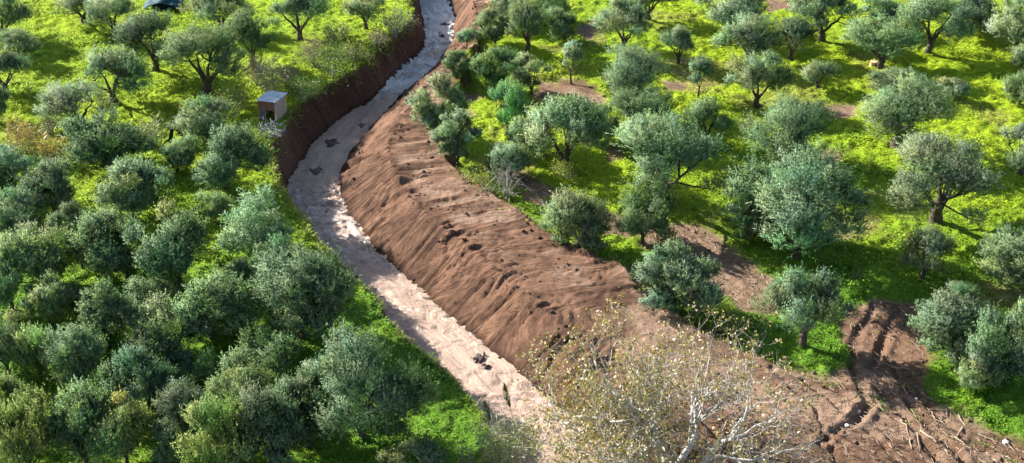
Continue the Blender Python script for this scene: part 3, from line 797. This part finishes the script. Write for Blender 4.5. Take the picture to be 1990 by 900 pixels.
# ------------------------------------------------------------------ the pale-barked tree at the bottom
def pale_tree():
    rng = np.random.default_rng(77)
    base = pw(1298, 940); bz = ground_z(*base)
    e = link('bare_branched_tree', None); e.location = (base[0], base[1], bz); e.scale = (.80, .80, .98)
    tag(e, 'tall white-barked tree with sparse yellowing leaves at the bottom of the spoil bank', 'tree')
    limbs, twigs = MB(), MB(); tips = []
    def grow(p, d, ln_, r, depth):
        n = 6 if depth < 2 else 5 if depth < 4 else 4
        P = [p]; dd = d / np.linalg.norm(d)
        for i in range(n - 1):
            dd = dd + rng.normal(size=3) * (.13 if depth < 2 else .2) + np.array([0, 0, .05 if depth < 3 else .04])
            dd /= np.linalg.norm(dd); P.append(P[-1] + dd * ln_ / (n - 1))
        P = np.array(P); R = np.linspace(r, r * .58, n)
        (limbs if depth < 4 else twigs).tube(P, R, 8 if depth < 2 else 5 if depth < 4 else 3, depth < 4)
        if depth >= 5:
            tips.append((P[-1], dd)); tips.append((P[-2], dd)); return
        nch = [0, 4, 5, 5, 5][depth] if depth else 0
        for k in range(nch):
            j = n - 1 if k == 0 else rng.integers(max(1, n - 4), n)
            side = np.cross(dd, rng.normal(size=3)); side /= np.linalg.norm(side)
            nd = dd * rng.uniform(.6, .9) + side * rng.uniform(.5, 1.0); nd[2] = max(nd[2], -.12)
            grow(P[j], nd, ln_ * rng.uniform(.58, .80), R[j] * rng.uniform(.55, .72), depth + 1)
    limbs.tube(np.array([[0, 0, -.3], [0, 0, .3], [.02, .03, .8]]), np.array([.36, .30, .26]), 10)
    for az, el, l, r in ((100, 72, 4.3, .34), (172, 40, 4.5, .26), (15, 38, 4.5, .27), (215, 46, 3.8, .18), (-35, 50, 3.7, .18), (60, 52, 4.1, .26), (135, 52, 4.2, .26)):
        a, q = math.radians(az), math.radians(el)
        grow(np.array([.02, .03, .6]), np.array([math.cos(a) * math.cos(q), math.sin(a) * math.cos(q), math.sin(q)]), l, r, 1)
    link('trunk', limbs.mesh('trunk', M_PALEBARK, True), e)
    link('twigs', twigs.mesh('twigs', M_TWIG, False), e)
    T = np.array([t[0] for t in tips]); Dn = np.array([t[1] for t in tips])
    # bare to the right, leafier to the left
    prob = np.clip(.72 - .05 * T[:, 0], .3, 1); keep = rng.random(len(T)) < prob; T, Dn = T[keep], Dn[keep]
    rep = 4; n = len(T) * rep
    P = np.repeat(T, rep, 0) + rng.normal(size=(n, 3)) * .09
    D = np.repeat(Dn, rep, 0) * .4 + rdir(rng, n) + np.array([0, 0, -.3])
    L = rng.uniform(.10, .20, n); V, F = leaf_quads(P, D, L, L * rng.uniform(.55, .8, n), rng)
    pal = np.array([[.26, .23, .08], [.18, .19, .07], [.31, .24, .09], [.44, .39, .27], [.25, .16, .07], [.11, .12, .05], [.56, .52, .42]])
    c = pal[rng.choice(7, n, p=[.26, .22, .13, .15, .04, .10, .10])] * rng.uniform(.75, 1.25, (n, 1))
    link('crown', np_mesh('crown', V, F, np.repeat(c, 4, 0), False, M_BROADLEAF), e)
    return len(tips)
NT = pale_tree()

# ------------------------------------------------------------------ shrubs and reeds
def shrub(px, py, w, h, label, pal, nleaf=2500, dry=False, name='shrub', seed=0, lsize=.12):
    rng = np.random.default_rng(seed + int(px * 7 + py))
    m, dep = mpp(px, py); Wm, Hm = w * m, h * m / math.cos(dep) * .85
    p = pw(px, py)
    e = link(name, None); e.location = (p[0], p[1], field_z(*p)); tag(e, label, 'shrub', 'shrubs along the banks')
    mb = MB(); tips = []
    for i in range(26 if dry else 14):
        a = rng.uniform(0, 6.28); f = math.sqrt(rng.random())
        end = np.array([math.cos(a) * f * Wm * .5, math.sin(a) * f * Wm * .5, Hm * (1 - .55 * f * f) * rng.uniform(.75, 1.05)])
        q = np.array([end[0] * .35, end[1] * .35, end[2] * .55])
        mb.tube(np.array([[end[0] * .08, end[1] * .08, -.05], q, end]), [.022, .014, .006], 4); tips.append(end)
        for k in range(5 if dry else 3):
            t = rng.uniform(.4, .9); s = q * (1 - t) + end * t; g = s + rng.normal(size=3) * .18 * Wm * np.array([1, 1, .7]); g[2] = max(g[2], .1)
            mb.tube(np.array([s, g]), [.009, .004], 3); tips.append(g)
    link('stems', mb.mesh('stems', M_TWIG, False), e)
    T = np.array(tips); idx = rng.integers(0, len(T), nleaf)
    P = T[idx] + rng.normal(size=(nleaf, 3)) * np.array([.11 * Wm, .11 * Wm, .12 * Hm]); P[:, 2] = np.abs(P[:, 2]) + .03
    D = rdir(rng, nleaf) + np.array([0, 0, .3]); L = rng.uniform(.6, 1.4, nleaf) * lsize
    V, F = leaf_quads(P, D, L, L * rng.uniform(.3, .5, nleaf), rng)
    pal = np.array(pal); c = pal[rng.integers(0, len(pal), nleaf)] * rng.uniform(.7, 1.3, (nleaf, 1))
    link('foliage', np_mesh('foliage', V, F, np.repeat(c, 4, 0), False, M_REED), e)
GRN = [(.09, .17, .035), (.13, .21, .05), (.07, .12, .04)]
GRY = [(.16, .19, .12), (.22, .24, .17), (.10, .13, .07)]
BRN = [(.24, .19, .10), (.17, .15, .07), (.30, .26, .17), (.12, .15, .05)]
YEL = [(.22, .28, .05), (.28, .30, .08), (.15, .22, .05)]
for a in [
 (768,70,60,70,'dry greyish shrub overhanging the cut bank at the top, beside the stream',GRY,1600,True),
 (735,88,40,34,'low dry shrub on the rim of the cut bank near the top',BRN,800,True),
 (612,128,60,66,'brown half-bare shrub on the left bank, right of the forked olive',BRN,1500,True),
 (655,78,52,36,'low grey shrub in the grass left of the small thin olive',GRY,1500,False),
 (648,150,84,64,'dense green shrub on the rim of the cut bank',GRN,3600,False),
 (690,122,60,48,'pale green shrub on the rim of the cut bank, right of the dense green one',YEL,1900,False),
 (590,196,64,54,'green shrub at the right of the wooden shed',GRN,2800,False),
 (462,225,60,72,'yellow green leafy shrub left of the wooden shed',YEL,2600,False),
 (560,168,50,52,'dry tangle shrub just behind the shed roof',BRN,1300,True),
 (935,372,60,44,'light green shrub at the edge of the spoil bank near bare twigs',YEL,1600,False),
 (938,395,34,30,'small grey green shrub in the shaded edge of the spoil bank',GRY,900,False),
 (985,388,70,78,'bare twiggy grey shrub where the track meets the spoil bank',BRN,160,True),
 (1100,350,48,34,'leafy green weed clump beside the stout shaded stem at the track',YEL,1500,False),
 (1298,470,40,26,'green weed clump between the track and the olive beside it',GRN,900,False),
 (500,165,50,60,'straw-green shrub behind and left of the shed roof',BRN,1700,True),
 (1420,640,60,32,'sunlit weed clump between the twin olive bush and the track',YEL,1500,False),
 (100,262,40,40,'grey dead-looking shrub between the tan reeds and the forked olive',GRY,900,True),
]: shrub(*a)

def reeds(px, py, w, h, label, n, pal, plumes=0, seed=0, leaf=.42):
    rng = np.random.default_rng(900 + seed)
    m, dep = mpp(px, py); Wm, Hm = w * m, h * m / math.cos(dep)
    p = pw(px, py)
    z = ground_z(*p)
    e = link('reed_clump', None); e.location = (p[0], p[1], z); tag(e, label, 'reeds', 'reed clumps')
    mb = MB(); Ps, Ds, Ls = [], [], []
    for i in range(n):
        a = rng.uniform(0, 6.28); f = math.sqrt(rng.random()) * Wm * .45
        b = np.array([math.cos(a) * f, math.sin(a) * f * .7, -.1]); hh = Hm * rng.uniform(.6, 1.1)
        ln_ = rng.normal(size=2) * .16 * hh
        t = np.linspace(0, 1, 5)[:, None]
        P = b + np.concatenate([t * t * ln_[0], t * t * ln_[1], t * hh], 1)
        mb.tube(P, np.linspace(.014, .005, 5), 4)
        k = int(9 + hh * 3)
        for q in np.linspace(.25, 1, k):
            pt = P[0] * (1 - q) + P[-1] * q
            an = rng.uniform(0, 6.28); Ps.append(pt); Ds.append([math.cos(an), math.sin(an), rng.uniform(.1, 1.0)]); Ls.append(leaf * rng.uniform(.6, 1.2))
    link('canes', mb.mesh('canes', M_STICK, False), e)
    P = np.array(Ps); D = np.array(Ds); L = np.array(Ls)
    V, F = leaf_quads(P, D, L, L * .10 + .012, rng)
    pal = np.array(pal); c = pal[rng.integers(0, len(pal), len(P))] * rng.uniform(.7, 1.25, (len(P), 1))
    link('foliage', np_mesh('foliage', V, F, np.repeat(c, 4, 0), False, M_REED), e)
    for i in range(plumes):
        b = np.array([(-.35 + .95 * i) , .7 + .5 * i, 0]); l = 2.7 + .5 * i
        d = np.array([-.22, .1, 1.0]); d /= np.linalg.norm(d)
        st = MB(); st.tube(np.array([b, b + d * l]), [.015, .008], 4); so = link('cane', st.mesh('cane', M_STICK), e)
        k = 240; tt = rng.random(k) ; pp = b + d * (l - 1.1 + 1.15 * tt)[:, None] + rng.normal(size=(k, 3)) * (.07 * np.sin(tt * 3.0))[:, None]
        V, F = leaf_quads(pp, d + rdir(rng, k) * .35, np.full(k, .22), np.full(k, .03), rng)
        c = np.array([.035, .07, .025]) * rng.uniform(.6, 1.5, (k, 1))
        link('plume', np_mesh('plume', V, F, np.repeat(c, 4, 0), False, M_REED), e)
TAN = [(.40, .28, .10), (.46, .38, .20), (.30, .26, .07), (.24, .26, .07)]
PALEG = [(.30, .34, .22), (.20, .28, .13), (.40, .38, .27), (.12, .20, .08)]
for i, a in enumerate([
 (52,300,80,62,'tan and orange reeds at the left edge below the clearing',60,TAN),
 (112,318,70,50,'straw reeds right of the orange ones, under the forked olive',46,TAN),
 (296,285,46,52,'pale reeds beside the black arched dead trunk',34,PALEG),
 (528,190,46,75,'pale tall reeds behind the wooden shed',34,PALEG),
 (985,905,120,84,'pale giant reeds with two dark plumes at the water edge bottom',70,PALEG,2),
 (905,905,30,30,'lone pale reed tuft in the green grass at the bottom edge',10,PALEG),
]): reeds(*a, seed=i)

# ------------------------------------------------------------------ the shed
def shed():
    p = pw(536, 240); z = field_z(*p)
    e = link('wooden_shed', None); e.location = (p[0], p[1], z); e.rotation_euler.z = math.radians(-17)
    tag(e, 'little plank shed with tin roof on the rim of the cut bank', 'shed')
    rng = random.Random(3)
    Wx, Ly, Hf, Hb = 1.15, 1.7, 1.5, 1.36          # origin = front right corner; runs to -x and +y
    n = 9; w = Ly / n
    for i in range(n):
        mb = MB(); hh = Hf + (Hb - Hf) * (i + .5) / n + rng.uniform(-.05, .02); t = rng.uniform(.018, .03)
        mb.box((rng.uniform(-.008, .012), (i + .5) * w, hh / 2 - .05), (t, w - rng.uniform(.015, .05), hh), rng.uniform(-.02, .02))
        link('plank', mb.mesh('plank', M_PLANK), e)
    for i in range(n):
        mb = MB(); mb.box((-Wx + rng.uniform(-.006, .006), (i + .5) * w, Hb / 2), (.024, w - .02, Hb), 0); link('plank', mb.mesh('plank', M_PLANK), e)
    for i in range(6):
        w2 = Wx / 6; mb = MB(); mb.box((-(i + .5) * w2, Ly, Hb / 2), (w2 - .015, .024, Hb)); link('plank', mb.mesh('plank', M_PLANK), e)
    mb = MB(); mb.box((-Wx / 2, -.012, Hf - .33), (Wx - .03, .03, .6)); link('front_panel', mb.mesh('front_panel', M_REDBOARD), e)
    for i in range(3):
        mb = MB(); mb.box((-Wx + .10 + i * .17, .0, .55), (.14, .03, 1.15)); link('door_board', mb.mesh('door_board', M_DARKBOARD), e)
    for x, y in ((-.04, .04), (-Wx + .04, .04), (-.04, Ly - .05), (-Wx + .04, Ly - .05)):
        mb = MB(); mb.box((x, y, .66), (.07, .07, 1.34)); link('post', mb.mesh('post', M_DARKBOARD), e)
    # corrugated sheets
    for i in range(3):
        x0 = -Wx - .08 + i * (Wx + .18) / 3; x1 = x0 + (Wx + .18) / 3 + .05
        k = 25; xs = np.linspace(x0, x1, k); zz = .018 * np.sin(xs * 2 * math.pi / .09)
        yA, yB = -.12, Ly + .10; za, zb = Hf + .05 + i * .006, Hb + .04 + i * .006
        V = []; 
        for up in (0.0, -.006):
            V += [(a, yA, za + b + up) for a, b in zip(xs, zz)] + [(a, yB, zb + b + up) for a, b in zip(xs, zz)]
        F = [(j, j + 1, k + j + 1, k + j) for j in range(k - 1)] + [(2 * k + j + 1, 2 * k + j, 3 * k + j, 3 * k + j + 1) for j in range(k - 1)]
        F += [(j + 1, j, 2 * k + j, 2 * k + j + 1) for j in range(k - 1)] + [(k + j, k + j + 1, 3 * k + j + 1, 3 * k + j) for j in range(k - 1)]
        mb = MB(); mb.add(V, F); link('roof_sheet', mb.mesh('roof_sheet', M_TIN), e)
shed()

def branch_pile(px, py, z, n, ln_, label, mat, name, cat, spread, hgt, seed):
    rng = np.random.default_rng(seed); p = pw(px, py, z)
    e = link(name, None); e.location = (p[0], p[1], ground_z(*p) if z == 0 else z); tag(e, label, cat)
    for i in range(n):
        c = rng.normal(size=3) * spread; c[2] = abs(c[2]) * .5 + hgt * rng.random()
        d = rdir(rng, 1)[0]; d[2] *= .4; l = ln_ * rng.uniform(.5, 1.2)
        P = np.array([c - d * l / 2, c + rng.normal(size=3) * .08 * l, c + d * l / 2]); P[:, 2] = np.maximum(P[:, 2], .0)
        mb = MB(); mb.tube(P, [.022, .016, .008], 5); o = link('branch', mb.mesh('branch', mat), e)
M_BLUEGREY = plain_mat('bleached_branch', (0.10, 0.115, 0.13), (0.26, 0.285, 0.31), 4, 0.85, 0.01)
branch_pile(524, 268, 0, 70, 1.3, 'heap of bleached cut branches on the bank below the shed', M_BLUEGREY, 'brush_pile', 'brush pile', .45, .5, 12)
branch_pile(1140, 495, 0, 12, 1.3, 'pile of broken branches at the shaded end of the spoil bank by the round olive', M_STICK, 'brush_pile', 'brush pile', .5, .15, 15)

def dead_trunk():
    p = pw(345, 285); e = link('dead_trunk', None); e.location = (p[0], p[1], field_z(*p))
    tag(e, 'black arched dead trunk among pale reeds in the left grove', 'dead tree')
    mb = MB(); mb.tube(np.array([[-.45, 0, -.1], [-.38, .05, .5], [-.25, .1, 1.0], [-.1, .1, 1.45], [.05, .1, 1.6]]), [.13, .12, .13, .15, .10], 8)
    link('stem', mb.mesh('stem', M_DEADWOOD, True), e)
    mb = MB(); mb.tube(np.array([[-.1, .1, 1.4], [.2, .05, 1.05], [.5, 0, .6], [.8, -.1, .15]]), [.16, .14, .12, .10], 8)
    link('limb', mb.mesh('limb', M_DEADWOOD, True), e)
    mb = MB(); mb.tube(np.array([[-.38, 0, .5], [-.7, -.1, .35], [-.9, -.1, .1]]), [.07, .05, .03], 6); link('limb', mb.mesh('limb', M_DEADWOOD, True), e)
dead_trunk()

def tarp_shelter():
    p = pw(320, 13); e = link('tarp_shelter', None); e.location = (p[0], p[1], field_z(*p)); e.scale = (.85, .85, .75)
    tag(e, 'low shelter under a teal tarpaulin at the top left edge', 'shelter')
    k = 22; u = np.linspace(-1, 1, k); v = np.linspace(-1, 1, k); U, Vv = np.meshgrid(u, v)
    X = U * 1.75; Y = Vv * 1.2
    Z = 1.25 - .95 * np.abs(U) ** 1.7 * .8 - .35 * np.abs(Vv) ** 2 + .5 * (fbm(U * 2.6 + 5, Vv * 2.6 + 5, 3, 4, .6) - .5)
    i = np.arange(k * k).reshape(k, k); F = np.stack([i[:-1, :-1], i[:-1, 1:], i[1:, 1:], i[1:, :-1]], -1).reshape(-1, 4)
    me = np_mesh('cover', np.stack([X, Y, Z], -1).reshape(-1, 3), F, None, True, M_TARP); c = link('cover', me, e)
    so = c.modifiers.new('thickness', 'SOLIDIFY'); so.thickness = .02
    for x, y, h in ((-1.5, -1.0, .35), (1.5, -1.0, .35), (0, -1.05, .95), (0, 1.05, .95), (-1.5, 1.0, .35), (1.5, 1.0, .35)):
        mb = MB(); mb.tube(np.array([[x, y, -.1], [x, y, h]]), .04, 6); link('post', mb.mesh('post', M_DEADWOOD), e)
    rng = np.random.default_rng(2); k = 18; th = np.linspace(0, 2 * math.pi, k, endpoint=False); mb = MB()
    V = [(0, -.1, .62)]; F = []
    for r_, ring in enumerate((.4, .75, 1.0)):
        V += [(1.3 * ring * math.cos(a), -.1 + .8 * ring * math.sin(a), .62 * (1 - ring ** 2.2) + rng.normal() * .04) for a in th]
    F += [(0, 1 + j, 1 + (j + 1) % k) for j in range(k)]
    for q in range(2): F += [(1 + q * k + j, 1 + (q + 1) * k + j, 1 + (q + 1) * k + (j + 1) % k, 1 + q * k + (j + 1) % k) for j in range(k)]
    mb.add(V, F); link('bundle', mb.mesh('bundle', M_TARPDARK, True), e)
tarp_shelter()

def stump():
    p = pw(1696, 131); e = link('tree_stump', None); e.location = (p[0], p[1], field_z(*p))
    tag(e, 'pale freshly sawn stump at the foot of a wide olive, upper right', 'stump')
    mb = MB(); th = np.linspace(0, 6.283, 12, endpoint=False)
    mb.tube(np.array([[0, 0, -.1], [0, 0, .25], [-.02, -.05, .5]]), [.30, .25, .24], 12, False); link('bark', mb.mesh('bark', M_CUT, True), e)
    mb = MB(); V = [(-.02, -.05, .505)] + [(.235 * math.cos(a) - .02, .235 * math.sin(a) - .05, .50 + .02 * math.sin(a)) for a in th]
    mb.add(V, [(0, 1 + j, 1 + (j + 1) % 12) for j in range(12)]); link('cut_face', mb.mesh('cut_face', M_CUT), e)
stump()

# ------------------------------------------------------------------ mud in the stream, stones, sticks, clods
ICO_V = None
def ico():
    t = (1 + 5 ** .5) / 2
    V = np.array([(-1, t, 0), (1, t, 0), (-1, -t, 0), (1, -t, 0), (0, -1, t), (0, 1, t), (0, -1, -t), (0, 1, -t), (t, 0, -1), (t, 0, 1), (-t, 0, -1), (-t, 0, 1)], float)
    V /= np.linalg.norm(V[0])
    F = np.array([(0,11,5),(0,5,1),(0,1,7),(0,7,10),(0,10,11),(1,5,9),(5,11,4),(11,10,2),(10,7,6),(7,1,8),(3,9,4),(3,4,2),(3,2,6),(3,6,8),(3,8,9),(4,9,5),(2,4,11),(6,2,10),(8,6,7),(9,8,1)])
    return V, F
IV, IF = ico()
def lump_mesh(name, sx, sy, sz, seed, mat, sub=2):
    V, F = IV.copy(), IF.copy()
    for _ in range(sub):
        mid = {}; nf = []; V = V.tolist()
        def mp(a, b):
            k = (min(a, b), max(a, b))
            if k not in mid:
                v = (np.array(V[a]) + np.array(V[b])) / 2; V.append((v / np.linalg.norm(v)).tolist()); mid[k] = len(V) - 1
            return mid[k]
        for a, b, c in F:
            ab, bc, ca = mp(a, b), mp(b, c), mp(c, a); nf += [(a, ab, ca), (b, bc, ab), (c, ca, bc), (ab, bc, ca)]
        F = np.array(nf); V = np.array(V)
    r = 1 + .75 * (fbm(V[:, 0] * 1.6 + 7 + seed, V[:, 1] * 1.6 + V[:, 2] * 1.3 + 3, seed, 4, .65) - .5)
    return np_mesh(name, V * r[:, None] * np.array([sx, sy, sz]), F, None, False, mat)
def ragged(name, s, hz, seed, mat):
    rng = np.random.default_rng(seed); Vs, Fs, n = [], [], 0
    for k in range(9):
        f = 1.0 if k == 0 else rng.uniform(.25, .55)
        me = lump_mesh('tmp', s * f * .8, s * f * .5, hz * rng.uniform(.45, 1), seed + k, mat, 2 if k == 0 else 1)
        V = np.array([v.co for v in me.vertices]); F = np.array([tuple(p.vertices) for p in me.polygons]); bpy.data.meshes.remove(me)
        a = rng.uniform(0, 6.28); co, si = math.cos(a * .3), math.sin(a * .3)
        V = V @ np.array([[co, si, 0], [-si, co, 0], [0, 0, 1]]); r = 0 if k == 0 else s * rng.uniform(.4, .95)
        V = V + np.array([math.cos(a) * r, math.sin(a) * r * .6, -.02]); V = V + rng.normal(size=V.shape) * .025 * s * f
        Vs.append(V); Fs.append(F + n); n += len(V)
    return np_mesh(name, np.concatenate(Vs), np.concatenate(Fs), None, False, mat)
for i, (px, py, w, lab) in enumerate([
 (861,50,24,'dark mud clump in the white rapids, highest of the large ones'),
 (858,70,30,'wide dark mud bar across the upper rapids'),
 (868,31,10,'small dark stone by the right side of the topmost rapids'),
 (834,36,9,'small dark stone by the left foot of the topmost rapids'),
 (845,111,19,'dark mud clump at the tail of the upper rapids'),
 (705,246,24,'mud clump at the right edge of the shaded reach'),
 (642,278,38,'broad low mud bar at the left side of the shaded reach, level with the shed'),
 (617,334,32,'long dark mud bar in the middle of the shaded reach'),
 (626,402,18,'brown clump on the left of the sunlit riffle at the bend'),
 (632,412,15,'brown clump just below its neighbour in the sunlit riffle'),
 (694,541,15,'dark clod at the left water edge below the overhanging olive'),
 (713,560,11,'small dark clod next downstream along the left water edge'),
 (760,541,8,'small dark pebble by the right water edge at mid stream'),
 (930,704,36,'large dark debris clump by the right water edge near the bottom'),
 (945,722,22,'smaller dark debris clump just below the large one'),
 (1010,768,14,'little dark debris clump near the white tree in the water'),
 (826,585,14,'mud lump on the right water edge at mid stream'),
]):
    m, dep = mpp(px, py); p = pw(px, py, float(zwater(70)))
    s = w * m * .55
    o = link('mud_clump', ragged('mud_clump', s, min(s * .5, .30), 300 + i, M_MUD)); o.location = (p[0], p[1], float(zwater(p[1])) + .01)
    o.rotation_euler.z = i * 1.3
    tag(o, lab, 'mud clump', 'mud clumps in the stream')

for i, (px, py, w, lab) in enumerate([
 (1669,799,9,'white stone on the churned earth left of the pale sticks'),
 (1646,828,10,'pale stone among dark clods at lower right'),
 (1652,710,5,'tiny white stone at the corner of the grass by the thin-trunked olive'),
 (1955,856,14,'pale flat stone on the grass edge near the bottom right corner'),
 (1780,778,6,'small white stone at the upper end of the pale sticks'),
 (873,596,6,'small pale stone on the spoil slope above mid stream'),
]):
    m, dep = mpp(px, py); p = pw(px, py, 0.0); s = w * m / 2
    o = link('stone', lump_mesh('stone', s, s * .8, s * .7, 400 + i, M_STONE, 1)); o.location = (p[0], p[1], ground_z(*p) + s * .3)
    tag(o, lab, 'stone', 'pale stones')

STICKS = [((1750,815),(1766,848),'curved pale stick, leftmost of the sticks in the ruts'),
 ((1783,845),(1784,876),'upright-looking pale stick below the curved one'),
 ((1788,838),(1818,868),'long pale stick slanting right beside the ruts'),
 ((1768,855),(1770,878),'short pale stick left of the upright-looking one'),
 ((1839,790),(1842,808),'short stick on the grass side of the ruts'),
 ((1862,800),(1876,822),'pale stick lying on the grass edge'),
 ((1855,845),(1888,870),'pale stick in the right part of the ruts'),
 ((1872,828),(1860,845),'crossed pale stick above the right ruts'),
 ((1945,875),(1962,892),'stick near the bottom right corner'),
 ((1812,800),(1818,818),'short pale stick between two wheel ruts'),
 ((1900,840),(1945,858),'long stick along the grass edge near the right corner'),
 ((1835,880),(1850,896),'short stick at the bottom edge under the ruts'),
 ((1925,885),(1950,899),'stick at the bottom edge near the corner'),
 ((1480,535),(1500,555),'pale stick lying on the dirt track at its lower end'),
 ((1340,462),(1365,480),'pale stick in the middle of the dirt track'),
 ((835,352),(815,360),'thin stick on the spoil bank below the bushy pair'),
 ((788,28),(812,40),'pale fallen branch sticking out over the cut bank at top'),
 ((722,92),(758,100),'thin pale branch on the cut bank rim'),
]
for i, (a, b, lab) in enumerate(STICKS):
    p, q = pw(*a), pw(*b); rng = np.random.default_rng(500 + i)
    t = np.linspace(0, 1, 5)[:, None]; P2 = p * (1 - t) + q * t; P2 += rng.normal(size=P2.shape) * .022
    za = [max(ground_z(*v), -.4) + .05 for v in P2]
    P = np.concatenate([P2, np.array(za)[:, None]], 1); o3 = P[0].copy()
    mb = MB(); mb.tube(P - o3, np.linspace(.042, .02, 5) * (1 if i < 13 else .8), 6)
    o = link('stick', mb.mesh('stick', M_STICK)); o.location = o3; tag(o, lab, 'stick', 'dry sticks on the bare earth')

def clods():
    rng = np.random.default_rng(9); n = 60000
    y = 41 + 66 * rng.random(n); x = rng.uniform(-17, 26, n)
    z, d, C = land(x, y); wr, cr, ou, lb = ln('WR', y), ln('CR', y), ln('OU', y), ln('LB', y)
    dens = .10 + .55 * np.exp(-((x - ou) / .9) ** 2) + .08 * np.exp(-((x - cr) / .7) ** 2) + .4 * sstep(.55, .75, fbm(x * .4, y * .4, 201, 3)) + .5 * np.exp(-((x - wr - .2) / .3) ** 2)
    ok = (d > .6) & (x > wr + .05) & (rng.random(n) < dens * .55)
    x, y, z, C = x[ok], y[ok], z[ok], C[ok]; n = len(x)
    s = np.clip(.016 + .022 * rng.exponential(size=n) ** 1.3, 0, .13)
    R = rng.uniform(.6, 1.4, (n, 12, 3)); V = IV[None] * R * s[:, None, None] * np.array([1, 1, .75])
    V = V + np.stack([x, y, z + s * .25], 1)[:, None]
    F = (IF[None] + 12 * np.arange(n)[:, None, None]).reshape(-1, 3)
    c = C * rng.uniform(.55, 1.15, (n, 1))
    me = np_mesh('soil_clods', V.reshape(-1, 3), F, np.repeat(c, 12, 0), False, M_GROUND)
    tag(link('soil_clods', me), 'loose brown soil clods scattered over the spoil bank', 'soil', kind='stuff')
    print('clods', n)
clods()
def debris():
    rng = np.random.default_rng(31); n = 9000
    y = 41 + 34 * rng.random(n) ** 1.2; x = rng.uniform(3, 27, n)
    z, d, C = land(x, y); big = inpoly(TRACKS[0][0], x, y); tr = inpoly(TRACKS[1][0], x, y)
    ok = ((big > .1) & (rng.random(n) < .25 + .75 * sstep(12, 18, x))) | (tr > 0)
    x, y, z = x[ok], y[ok], z[ok]; n = len(x)
    a = np.where(rng.random(n) < .6, 2.2 + .4 * rng.normal(size=n), rng.uniform(0, 6.28, n)); L = .10 + .18 * rng.exponential(size=n).clip(0, 3)
    D = np.stack([np.cos(a), np.sin(a), rng.normal(size=n) * .12], 1); Sd = np.stack([-np.sin(a), np.cos(a), 0 * a], 1) * .014
    P = np.stack([x, y, z + .03], 1); U = np.array([0, 0, .02])
    V = np.stack([P - Sd, P + Sd, P + U, P + D * L[:, None] - Sd * .6, P + D * L[:, None] + Sd * .6, P + D * L[:, None] + U], 1).reshape(-1, 3)
    b = 6 * np.arange(n)[:, None]
    F = np.concatenate([b + np.array(q) for q in ((0, 3, 5, 2), (1, 2, 5, 4), (0, 1, 4, 3))])
    tag(link('straw_litter', np_mesh('straw_litter', V, F, None, False, M_STICK)), 'broken straw and twig litter over the churned bare earth', 'litter', kind='stuff')
debris()
tot = sum(len(m.polygons) * 2 for m in bpy.data.meshes)
print('approx triangles', tot, NT)
